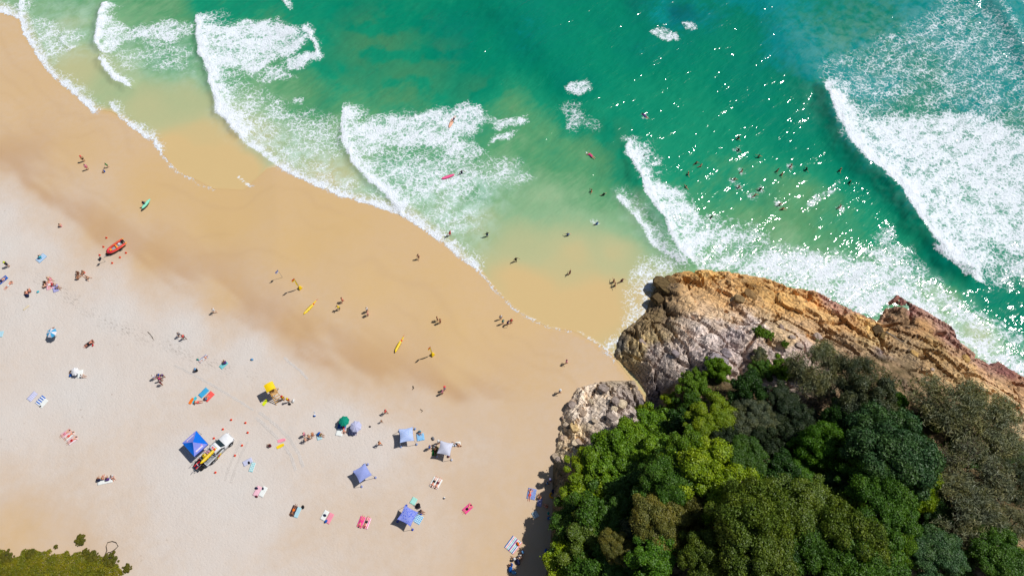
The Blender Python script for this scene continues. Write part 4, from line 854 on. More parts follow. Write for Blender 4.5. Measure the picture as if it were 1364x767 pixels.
def sit(lean=.0, legs=0):
    P = dict(pelvis=V3(0, 0, .12), chest=V3(0, -.06 + lean, .44), neck=V3(0, -.05 + lean * 1.4, .62), head=V3(0, .0 + lean * 1.6, .78), face=V3(0, 1, -.2), shL=V3(-.18, -.06 + lean * 1.3, .57), shR=V3(.18, -.06 + lean * 1.3, .57),
             hipL=V3(-.1, .03, .12), hipR=V3(.1, .03, .12))
    if legs == 0:
        P.update(knL=V3(-.14, .36, .46), knR=V3(.13, .38, .44), anL=V3(-.13, .58, .07), anR=V3(.12, .62, .07), toeL=V3(-.15, .76, .04), toeR=V3(.14, .80, .04), elL=V3(-.26, .14, .38), wrL=V3(-.16, .36, .40), elR=V3(.26, .14, .38), wrR=V3(.16, .38, .38), handL=V3(-.08, .42, .40), handR=V3(.08, .44, .38))
    else:
        P.update(knL=V3(-.14, .45, .12), knR=V3(.16, .45, .2), anL=V3(-.16, .86, .06), anR=V3(.14, .84, .06), toeL=V3(-.18, .94, .2), toeR=V3(.16, .95, .2), elL=V3(-.28, -.2, .34), wrL=V3(-.3, -.36, .07), elR=V3(.28, -.2, .34), wrR=V3(.3, -.36, .07), handL=V3(-.34, -.44, .04), handR=V3(.34, -.44, .04))
    return P
POSE['sit'] = pose(sit(.06)); POSE['recline'] = pose(sit(-.08, 1))
def lie(front):
    z = .12; f = V3(0, .12, 1) if not front else V3(.5, .1, -1)
    P = dict(pelvis=V3(0, 0, z), chest=V3(0, .33, z), neck=V3(0, .52, z + .01), head=V3(0, .69, z + .02), face=f, shL=V3(-.18, .46, z), shR=V3(.18, .46, z), hipL=V3(-.095, -.04, z), hipR=V3(.095, -.04, z),
             knL=V3(-.12, -.47, z - .03), knR=V3(.11, -.47, z - .02), anL=V3(-.13, -.88, .06), anR=V3(.11, -.88, .06))
    P['toeL'] = P['anL'] + (V3(-.06, -.06, .15) if not front else V3(-.03, -.16, -.01)); P['toeR'] = P['anR'] + (V3(.06, -.06, .15) if not front else V3(.03, -.16, -.01))
    if front: P.update(elL=V3(-.36, .58, .07), wrL=V3(-.18, .76, .05), elR=V3(.36, .58, .07), wrR=V3(.18, .76, .05), handL=V3(-.06, .80, .04), handR=V3(.06, .80, .04))
    else: P.update(elL=V3(-.28, .2, .07), wrL=V3(-.26, -.04, .05), elR=V3(.28, .2, .07), wrR=V3(.27, -.04, .05), handL=V3(-.25, -.14, .04), handR=V3(.26, -.14, .04))
    return P
POSE['back'] = pose(lie(False)); POSE['front'] = pose(lie(True))
pd = lie(True); pd.update(head=V3(0, .68, .28), neck=V3(0, .52, .2), face=V3(0, 1, -.1), elL=V3(-.38, .62, .06), wrL=V3(-.36, .86, .02), elR=V3(.36, .3, .08), wrR=V3(.4, .05, .03), handL=V3(-.36, .96, .0), handR=V3(.41, -.05, .0)); POSE['paddle'] = pose(pd)
SK = dict(p=(222, 170, 140), t=(196, 140, 104), b=(150, 98, 68), r=(226, 150, 122))
HR = dict(k=(34, 26, 22), n=(82, 56, 36), y=(190, 150, 90), g=(120, 92, 60))
CL = dict(navy=(24, 34, 74), black=(26, 26, 30), blue=(24, 96, 190), sky=(110, 170, 220), red=(206, 36, 44), pink=(240, 70, 140), white=(232, 232, 232), teal=(20, 150, 140), yellow=(240, 205, 20), green=(40, 130, 60), purple=(96, 60, 140), orange=(240, 120, 30), grey=(130, 130, 136), lilac=(170, 170, 220), coral=(246, 96, 90), cyan=(60, 190, 210), rose=(240, 150, 170), mint=(130, 220, 190), cream=(226, 210, 180), lime=(210, 225, 30), maroon=(110, 30, 50), peach=(240, 180, 150))
def person(at, po, heading, label, skin='p', hair='n', shorts='navy', shirt=None, hat=None, s=1.0, group=None, tilt=None):
    m = POSE[po]; o = link('person', m['body'], None, None, at, R(heading), s, lin(*SK[skin], .8))
    if tilt: o.rotation_euler = (R(tilt[0]), R(tilt[1]), R(heading))
    tag(o, label, 'person', group)
    if hair: link('hair', m['hair'], None, o, (0, 0, 0), 0, None, lin(*HR[hair], .8))
    if shorts: link('shorts', m['shorts'], None, o, (0, 0, 0), 0, None, lin(*CL[shorts], .75))
    if shirt: link('shirt', m['shirt'], None, o, (0, 0, 0), 0, None, lin(*CL[shirt], .75))
    if hat: link('hat', m['hat'], None, o, (0, 0, 0), 0, None, lin(*CL[hat], .75))
    return o
# heading 0 faces up the photo (seawards); standing people: survey point is where the feet touch
GW, GS, GB = 'bathers wading in the shallows', 'swimmers in the surf', 'people on the beach'
for a in [  # on the sand: u, v, pose, heading, label, skin, hair, shorts, shirt, hat, scale
    (13, 355, 'stand', 90, 'standing person in a yellow hat at the left border of the beach', 't', 'n', 'navy', 'black', 'lime', 1),
    (82, 302, 'sit', 40, 'lone person sitting on damp sand above the red boat', 'p', 'n', 'rose', None, None, 1),
    (105, 364, 'sit', 200, 'dark haired person sitting at the top left of a ring of four', 'b', 'k', 'black', None, None, 1.05),
    (113, 363, 'sit', 150, 'person sitting at the top right of a ring of four', 't', 'n', 'coral', None, None, 1.05),
    (104, 372, 'sit', 330, 'person sitting at the bottom left of a ring of four', 't', 'k', 'maroon', None, None, 1.05),
    (118, 371, 'recline', 60, 'person leaning back at the right of a ring of four', 'p', 'g', 'black', None, None, 1.05),
    (61, 377, 'sit', 220, 'person in black sitting at the left of the crowded pink group', 't', 'k', 'black', 'black', None, 1),
    (67, 372, 'back', 60, 'person lying at the top of the crowded pink group', 'p', 'n', 'rose', None, None, 1),
    (62, 382, 'sit', 100, 'person sitting at the lower left of the crowded pink group', 'p', 'k', 'navy', None, None, 1),
    (71, 380, 'sit', 280, 'person in red top sitting amid the crowded pink group', 'p', 'k', 'navy', 'red', None, 1),
    (77, 383, 'sit', 250, 'person in lilac sitting at the right end of the crowded pink group', 't', 'k', 'maroon', 'lilac', None, 1),
    (66, 379, 'front', 20, 'sunbather lying in the middle of the crowded pink group', 'r', 'y', 'white', None, None, 1),
    (38, 392, 'sit', 60, 'bare backed person sitting left of the crowded pink group', 'r', 'n', 'navy', None, None, 1.1),
    (41, 389, 'sit', 40, 'second bare backed person close beside the first, left of the pink group', 'r', 'n', 'maroon', None, None, 1.05),
    (12, 380, 'front', -30, 'pink skinned sunbather lying on bare sand by the blue towel at the left border', 'r', 'g', 'white', None, None, 1),
    (3, 374, 'back', -40, 'sunbather on the blue towel at the left border', 'p', 'k', 'navy', None, None, 1),
    (55, 344, 'sit', 40, 'person sitting on the pale blue towel left of the ring of four', 't', 'k', 'sky', 'cyan', None, 1),
    (72, 441, 'sit', 20, 'person sitting in the shade of the blue and white umbrella', 'b', 'k', 'black', 'maroon', None, 1),
    (119, 458, 'front', -48, 'sunbather lying on a dark towel right of the blue and white umbrella', 'r', 'k', 'black', None, None, 1),
    (98, 496, 'sit', 90, 'person sitting left of the small white umbrella', 't', 'k', 'navy', 'white', None, .95),
    (110, 501, 'sit', 260, 'person in the shade below the small white umbrella', 'p', 'n', 'white', 'white', None, .95),
    (241, 448, 'walk', 250, 'walker in grey on the upper dry sand, left of a walking pair', 't', 'n', 'navy', 'grey', None, 1),
    (247, 451, 'walk', 230, 'walker in red, right of a walking pair on dry sand', 'b', 'k', 'black', 'coral', None, 1),
    (272, 478, 'back', -45, 'sunbather on the narrow blue towel left of the striped wrack line', 'p', 'n', 'white', None, None, .95),
    (263, 494, 'sit', 60, 'dark dressed person with blue hat sitting below the narrow blue towel', 't', 'k', 'black', 'black', 'sky', 1),
    (301, 484, 'sit', 50, 'person in violet sitting on a blue towel near the wet sand', 't', 'k', 'navy', 'purple', None, 1.05),
    (212, 500, 'sit', 200, 'person in blue sitting at the top of a huddle of five', 't', 'k', 'blue', 'blue', None, 1),
    (208, 504, 'stand', 260, 'person standing at the left of a huddle of five', 'p', 'n', 'lilac', 'white', None, .95),
    (219, 502, 'reach', 220, 'person bending over at the right of a huddle of five', 'b', 'k', 'black', 'purple', None, 1),
    (216, 507, 'stand', 180, 'person in hot pink standing in a huddle of five', 't', 'k', 'navy', 'pink', None, 1),
    (217, 512, 'stand', 120, 'person in maroon standing lowest in a huddle of five', 't', 'k', 'maroon', 'maroon', None, .9),
    (275, 532, 'sit', -30, 'person sitting on the red towel beside a bright blue towel', 'p', 'k', 'navy', 'sky', None, .95),
    (263, 536, 'recline', -80, 'bare chested person reclining beside two small foam boards', 'r', 'n', 'coral', None, None, 1),
    (379, 532, 'stand', 30, 'lifeguard in red and yellow, nearer to the timber lookout chair', 't', 'n', 'red', 'yellow', 'red', 1),
    (386, 535, 'stand', 20, 'lifeguard in red and yellow, farther from the timber lookout chair', 't', 'n', 'yellow', 'red', 'yellow', 1),
    (407, 580, 'stand', 260, 'person with purple top standing left in the group below the lookout chair', 'p', 'k', 'purple', 'rose', None, 1),
    (409, 587, 'walk', 100, 'bare chested person standing lowest in the group below the lookout chair', 'p', 'n', 'peach', None, None, 1),
    (415, 584, 'reach', 70, 'person bending forward in the group below the lookout chair', 't', 'n', 'cream', None, None, 1),
    (418, 580, 'stand', 250, 'tanned person standing behind the blue bag below the lookout chair', 't', 'y', 'orange', None, None, 1),
    (427, 579, 'sit', 250, 'person sitting right of the blue bag below the lookout chair', 't', 'n', 'green', None, None, .95),
    (361, 594, 'sit', 80, 'person in maroon sitting left of the yellow and pink bodyboards', 't', 'k', 'maroon', 'maroon', None, .95),
    (454, 560, 'sit', 200, 'person in white shirt sitting left of the green umbrella', 't', 'k', 'navy', 'white', None, 1),
    (458, 571, 'front', 190, 'sunbather stretched out below the green umbrella', 'r', 'n', 'coral', None, None, .95),
    (515, 550, 'walk', 60, 'walker in coral top above the blue and white shade', 't', 'n', 'black', 'coral', None, 1),
    (509, 562, 'walk', 50, 'small child walking above the blue and white shade', 't', 'k', 'black', None, None, .65),
    (507, 592, 'walk', 60, 'bare chested walker left of the blue and white shade', 't', 'n', 'orange', None, None, 1.05),
    (573, 597, 'stand', 250, 'person in bright blue standing left of the white peaked shade', 't', 'k', 'blue', 'blue', None, 1),
    (579, 595, 'sit', 240, 'person in white sitting beside the white peaked shade', 'p', 'k', 'black', 'white', None, 1),
    (580, 600, 'recline', 190, 'person leaning back on the green mat by the white peaked shade', 't', 'n', 'maroon', None, None, 1),
    (585, 590, 'stand', 240, 'person in white and navy standing behind the white peaked shade', 'p', 'k', 'navy', 'white', 'white', 1),
    (609, 592, 'back', 250, 'person lying on white towel right of the white peaked shade', 't', 'k', 'black', None, None, .95),
    (578, 642, 'front', 152, 'left of two sunbathers on white towels below the white peaked shade', 'r', 'k', 'black', None, None, 1),
    (583, 644, 'front', 152, 'right of two sunbathers on white towels below the white peaked shade', 'r', 'n', 'maroon', None, None, 1),
    (623, 677, 'front', -48, 'sunbather on the hot pink towel right of the patterned blue shade', 'r', 'k', 'black', None, None, 1),
    (391, 680, 'front', 160, 'sunbather in orange on a dark towel beside the pale blue towel', 'b', 'k', 'orange', None, None, 1),
    (481, 695, 'front', 160, 'left of two sunbathers on pink striped towels', 'r', 'k', 'pink', None, None, 1),
    (488, 696, 'front', 160, 'right of two sunbathers on pink striped towels', 'r', 'k', 'black', None, None, 1),
    (88, 577, 'front', -50, 'upper left of three sunbathers on pink and white towels', 'p', 'n', 'rose', None, None, 1),
    (93, 580, 'front', -45, 'middle of three sunbathers on pink and white towels', 'r', 'n', 'coral', None, None, 1),
    (97, 586, 'front', -50, 'lower right of three sunbathers on pink and white towels', 'p', 'k', 'red', None, None, 1),
    (133, 640, 'sit', 30, 'leftmost of four people sitting in a row on a white towel', 't', 'k', 'navy', 'navy', None, 1),
    (139, 638, 'sit', 20, 'bare shouldered one of four people sitting in a row on a white towel', 'r', 'y', 'white', None, None, 1),
    (145, 639, 'sit', 40, 'dark shirted third of four people sitting in a row on a white towel', 't', 'k', 'purple', 'purple', None, 1),
    (151, 634, 'sit', 210, 'rightmost of four people sitting in a row, in white shirt', 'r', 'n', 'white', 'white', None, 1),
    (706, 658, 'front', -12, 'sunbather on the big blue towel beside the cliff', 'r', 'n', 'coral', None, None, 1),
    (719, 664, 'sit', 20, 'bare chested person sitting at the end of the lilac towel by the cliff', 't', 'k', 'maroon', None, None, 1),
    (729, 645, 'walk', 70, 'walker in blue shirt near the foot of the pale boulders', 'b', 'k', 'navy', 'sky', None, 1.05),
    (733, 641, 'walk', 80, 'walker in a lilac hat near the foot of the pale boulders', 't', 'n', 'maroon', 'maroon', 'lilac', 1),
    (729, 675, 'sit', 60, 'bare chested person sitting at the shade edge under the cliff', 'r', 'k', 'black', None, None, 1),
    (730, 685, 'stand', 90, 'person in teal standing at the shade edge under the cliff', 't', 'k', 'blue', 'teal', 'teal', 1),
    (697, 735, 'sit', 120, 'person in a pale blue hat sitting in the cliff shade', 'p', 'k', 'navy', 'lilac', 'sky', 1),
    (692, 740, 'sit', 210, 'person in white shirt sitting on the border of the cliff shade', 'p', 'n', 'white', 'white', None, 1),
    (686, 745, 'sit', 60, 'person in navy sitting beside the dark blue bag in the cliff shade', 't', 'k', 'navy', 'navy', 'white', 1),
    (682, 752, 'sit', 100, 'person in bright blue sitting lowest beside the cliff shade', 't', 'k', 'blue', 'blue', None, 1),
    (560, 681, 'sit', 250, 'person in navy sitting on the right side of the patterned blue shade', 't', 'k', 'navy', 'navy', None, 1),
    (536, 687, 'sit', 120, 'tanned person in the shadow of the patterned blue shade', 'b', 'k', 'maroon', None, None, .95),
    (559, 575, 'sit', 200, 'person sitting under the right side of the blue and white shade', 't', 'k', 'blue', 'cyan', None, .95),
    # wet sand
    (113, 215, 'stand', 60, 'person in a red cap on wet sand, upper of a pair', 't', 'n', 'black', None, 'coral', 1),
    (118, 226, 'stand', 50, 'person in pink on wet sand, lower of a pair', 't', 'k', 'pink', 'rose', None, 1),
    (145, 223, 'reach', 80, 'child in green splashing in the thin swash', 'p', 'k', 'green', 'green', None, .75),
    (140, 229, 'sit', 120, 'child in blue crouching in the thin swash', 'p', 'n', 'blue', 'blue', None, .75),
    (195, 275, 'carry', 35, 'surfer holding the mint green surfboard on wet sand', 'b', 'k', 'navy', 'navy', None, 1),
    (287, 416, 'walk', 240, 'walker in white alone on the sand right of the red boat', 'p', 'y', 'white', 'white', None, 1),
    (457, 402, 'walk', 300, 'bare chested runner between the yellow rescue boards', 'r', 'n', 'red', None, None, 1),
    (453, 412, 'reach', 120, 'person in yellow shirt bending right of the left rescue board', 't', 'k', 'green', 'yellow', None, 1),
    (490, 415, 'stand', 250, 'person in white and black, upper of a pair right of the yellow shirt', 'p', 'k', 'black', 'white', None, 1),
    (491, 420, 'stand', 80, 'person in pale top, lower of a pair right of the yellow shirt', 'p', 'k', 'rose', 'peach', None, 1),
    (558, 345, 'walk', 340, 'lone walker on open wet sand near the swash', 'p', 'n', 'maroon', None, None, 1),
    (583, 427, 'stand', 300, 'left of two bare chested people on wet sand above a patrol flag', 't', 'n', 'black', None, None, 1),
    (587, 430, 'stand', 60, 'right of two bare chested people on wet sand above a patrol flag', 't', 'n', 'maroon', None, None, 1),
    (667, 425, 'stand', 200, 'person in white at the top left of four on wet sand', 'p', 'y', 'purple', 'white', None, 1),
    (670, 431, 'stand', 220, 'person in teal among four on wet sand', 'p', 'k', 'white', 'teal', None, 1),
    (676, 432, 'reach', 250, 'person in purple bending among four on wet sand', 't', 'k', 'black', 'purple', None, 1),
    (681, 430, 'stand', 200, 'person in coral at the right of four on wet sand', 'b', 'n', 'maroon', 'coral', None, 1),
    (593, 519, 'stand', 240, 'person in lilac and red cap, upper of a pair below a patrol flag', 'p', 'n', 'sky', 'lilac', 'coral', 1),
    (590, 524, 'stand', 60, 'person in pink, lower of a pair below a patrol flag', 'p', 'k', 'maroon', 'rose', None, 1),
    (754, 484, 'walk', 260, 'walker with dark hair on smooth sand left of the big rock', 'p', 'k', 'cream', 'rose', None, 1),
    (745, 523, 'walk', 250, 'walker in navy with white hat on smooth sand left of the pale boulders', 'p', 'k', 'navy', 'navy', 'white', 1)]:
    u, v, po, hd, lab, sk, ha, sho, shi, hat, s = a
    person(G(u, v, .03 if po in ('front', 'back', 'sit', 'recline') else 0), po, hd, lab, sk, ha, sho, shi, hat, s, GB)
def wadez(u, v, dip=.0):
    x, y = U(u, v, 0); return Vector((x, y, max(float(sand_z(x, y)[0]), -.9) - dip))
for a in [
    (600, 314, 'wade', 60, 'wader in red at the foamy swash edge', 'p', 'k', 'red', 'red', None, 1, 0),
    (649, 315, 'wade', 20, 'wader in dark blue behind the swash edge', 't', 'k', 'blue', 'black', None, 1, 0),
    (687, 348, 'wade', 200, 'wader in black standing near the sandy edge of the clear shallows', 'b', 'k', 'black', 'black', None, 1, 0),
    (756, 314, 'wade', 0, 'wader in a bright blue top in clear green shallows', 'p', 'y', 'black', 'blue', None, 1, 0),
    (795, 299, 'wade', 30, 'wader in royal blue leaving a foamy wake in green shallows', 't', 'k', 'blue', 'blue', None, 1, 0),
    (759, 365, 'wade', 60, 'wader in red and black in the thinnest clear water', 't', 'k', 'maroon', 'maroon', None, 1, 0),
    (817, 376, 'wade', 300, 'top left of three waders close to the rock', 't', 'k', 'maroon', None, None, 1, 0),
    (819, 381, 'wade', 100, 'lowest of three waders close to the rock', 't', 'k', 'black', None, None, 1, 0),
    (828, 375, 'wade', 200, 'rightmost of three waders close to the rock', 't', 'k', 'purple', 'maroon', None, 1, 0),
    (788, 255, 'wade', 90, 'bather walking in waist deep green water, left of another in dark', 't', 'n', 'orange', None, None, 1, .1),
    (804, 260, 'wade', 20, 'bather in black in green water ahead of the small breaker', 't', 'k', 'black', 'black', None, 1, .1),
    (615, 231, 'wade', 200, 'bather in navy standing in foam behind the pink board', 't', 'k', 'navy', 'navy', None, 1, .1)]:
    u, v, po, hd, lab, sk, ha, sho, shi, hat, s, dip = a
    person(wadez(u, v, dip), po, hd, lab, sk, ha, sho, shi, hat, s, GW)
for k, (u, v, lab) in enumerate([
    (983, 185, 'swimmer farthest out beyond the group in glittering green water'), (983, 201, 'swimmer second farthest out, just shoreward of the farthest one'), (1010, 210, 'tall swimmer rising from glittering water right of the outer pair'),
    (927, 218, 'bather with pink shoulders, upper of a pair left of the swimming group'), (933, 222, 'small bather, lower right of a pair left of the swimming group'), (916, 233, 'lone swimmer midway between the pair and the breaker foam'), (913, 251, 'swimmer standing at the upper edge of the breaker foam'),
    (988, 229, 'swimmer splashing in the middle of the group, uppermost of three splashers'), (978, 240, 'swimmer splashing at the left of the group of three splashers'), (984, 250, 'swimmer splashing lowest of the group of three splashers'), (1012, 253, 'swimmer at the upper right of a pair below the splashers'), (1005, 261, 'swimmer with a white splash at the lower left of a pair below the splashers'),
    (1035, 228, 'left bather of a close pair right of the group'), (1041, 233, 'right bather of a close pair right of the group'), (1053, 222, 'swimmer just above the close pair right of the group'), (1038, 274, 'dark swimmer, upper of the lowest pair toward the rocks'), (1042, 279, 'bather, lower of the lowest pair toward the rocks'),
    (891, 291, 'swimmer caught at the front of the breaker foam'), (947, 290, 'swimmer in the white water behind the breaker'), (1073, 227, 'lone bather between the close pair and the big white breaker'), (1118, 228, 'swimmer nearest to the face of the big white breaker'), (1131, 244, 'swimmer in glitter just below the face of the big white breaker'), (1118, 277, 'dark swimmer alone in green water near the rocks'), (857, 211, 'head of a swimmer just behind the small breaker lip')]):
    q = W(u, v); rr = random.Random(k)
    person(Vector((q.x, q.y, rr.uniform(-1.12, -.86) + .1)), 'wade', rr.uniform(0, 360), lab, rr.choice('ttbr'), rr.choice('kkn'), rr.choice(['black', 'navy', 'red', 'maroon']), rr.choice([None, None, None, 'black']), None, 1, GS)
# ------------------------------------------------------------------ beach gear
class MB:
    def __init__(s): s.bm = bmesh.new()
    def box(s, c, d, rz=0, bev=0.0, taper=None):
        m = Matrix.Translation(Vector(c)) @ Matrix.Rotation(rz, 4, 'Z') @ Matrix.Diagonal((d[0], d[1], d[2], 1))
        r = bmesh.ops.create_cube(s.bm, size=1.0, matrix=m)
        if bev: bmesh.ops.bevel(s.bm, geom=list({e for v in r['verts'] for e in v.link_edges}), offset=bev, segments=2, affect='EDGES', profile=.5)
        return s
    def tube(s, pts, r, n=6): tube(s.bm, pts, r if hasattr(r, '__len__') else [r] * len(pts), n); return s
    def cyl(s, c, r, h, axis='Z', n=14, r2=None):
        c = Vector(c); d = {'X': Vector((1, 0, 0)), 'Y': Vector((0, 1, 0)), 'Z': Vector((0, 0, 1))}[axis] * h / 2
        tube(s.bm, [tuple(c - d), tuple(c + d)], [r, r if r2 is None else r2], n); return s
    def cap(s, a, b, ra, rb): capsule(s.bm, a, b, ra, rb); return s
    def poly(s, vs, fs):
        q = [s.bm.verts.new(v) for v in vs]
        for f in fs: s.bm.faces.new([q[i] for i in f])
        return s
    def loft(s, rings, close=True, cap=True):
        R_ = [[s.bm.verts.new(p) for p in r] for r in rings]; n = len(R_[0])
        for i in range(len(R_) - 1):
            for k in range(n if close else n - 1): s.bm.faces.new((R_[i][k], R_[i][(k + 1) % n], R_[i + 1][(k + 1) % n], R_[i + 1][k]))
        if cap and close: s.bm.faces.new(R_[0][::-1]); s.bm.faces.new(R_[-1])
        return s
    def go(s, name, mat, parent=None, smooth=False, color=None, loc=None, rz=0):
        return link(name, bm_mesh(s.bm, name, smooth), mat, parent, loc, rz, None, color)
for n_, c_, r_, s_ in (('paint_white', (226, 228, 232), .3, .5), ('glass', (22, 40, 48), .08, .8), ('rubber', (28, 28, 30), .85, .2), ('steel', (150, 154, 160), .35, .5), ('timber', (206, 160, 92), .75, .2), ('yellow_plastic', (244, 206, 6), .45, .4), ('orange_plastic', (242, 96, 30), .5, .4), ('red_plastic', (220, 34, 44), .5, .4), ('black_plastic', (30, 30, 34), .6, .3), ('hull_red', (250, 150, 50), .45, .4), ('hull_orange', (222, 44, 62), .45, .4), ('grey_deck', (150, 150, 155), .7, .2)):
    simple(n_, lin(*c_, .82), r_, s_, .06, 3)
tinted('fabric', .85, .15, .1, 3, .18)
def pattern_mat(name, kind):
    t = NT(name); oc = t.n('ShaderNodeObjectInfo').outputs['Color']; g = t.n('ShaderNodeTexCoord').outputs['Object']; sp = t.n('ShaderNodeSeparateXYZ'); t.set(sp, 0, g)
    if kind == 'stripe': f = t.math('GREATER_THAN', t.math('SINE', t.math('MULTIPLY', sp.outputs[0], 26.0)), .1)
    elif kind == 'band': f = t.math('GREATER_THAN', t.math('SINE', t.math('MULTIPLY', sp.outputs[1], 17.0)), .0)
    elif kind == 'check': f = t.math('MAXIMUM', t.math('GREATER_THAN', t.math('SINE', t.math('MULTIPLY', sp.outputs[0], 24.0)), .75), t.math('GREATER_THAN', t.math('SINE', t.math('MULTIPLY', sp.outputs[1], 24.0)), .75))
    else: f = t.rng(t.vor(g, 5.5), .30, .40)
    c = t.mix(f, oc, lin(228, 232, 236, .8) if kind != 'dot' else t.mix(.36, oc, lin(220, 225, 250, .8)))
    M[name] = t.done(t.pbr(c, .9, .1, t.bump(t.noise(g, 9, 3), .4, .03)))
for k_ in ('stripe', 'band', 'check', 'dot'): pattern_mat('pat_' + k_, k_)
def towel_mesh(w, l, seed):
    nx, ny = 7, 11; rng = np.random.default_rng(seed); X, Y = np.meshgrid(np.linspace(-w / 2, w / 2, nx), np.linspace(-l / 2, l / 2, ny))
    X = X + rng.normal(size=X.shape) * .008; Y = Y + rng.normal(size=X.shape) * .008; Z = (fbm(X * 4 + seed * 7, Y * 4, 2, seed) - .5) * .06
    co = np.stack([X.ravel(), Y.ravel(), Z.ravel()], 1); vi = np.arange(nx * ny).reshape(ny, nx); q = np.stack([vi[:-1, :-1].ravel(), vi[:-1, 1:].ravel(), vi[1:, 1:].ravel(), vi[1:, :-1].ravel()], 1)
    top = co + np.array([0, 0, .012]); n = len(co); rim = []
    loop = list(vi[0, :]) + list(vi[1:, -1]) + list(vi[-1, -2::-1]) + list(vi[-2:0:-1, 0])
    for a, b in zip(loop, loop[1:] + loop[:1]): rim.append((a, b, b + n, a + n))
    return fast_mesh('towel', np.vstack([co, top]), np.vstack([q[:, ::-1], q + n, rim]))
def towel(u, v, w, l, ang, col, label, mat='cloth', dz=.05, name='beach_towel', cat='towel'):
    me = towel_mesh(w * .86, l * .86, (int(u) * 7 + int(v)) % 97); me.materials.append(M[mat])
    q = G(u, v, dz); o = link(name, me, None, None, q, R(ang), None, lin(*CL[col], .8)); tag(o, label, cat, 'towels spread on the sand'); return o
CL.update(palepink=(240, 190, 205), paleblue=(176, 214, 226), palelilac=(196, 200, 228), aqua=(64, 170, 220), hotpink=(250, 80, 160), strongblue=(10, 90, 180), turq=(120, 200, 205), ivory=(236, 240, 238), charcoal=(60, 50, 60))
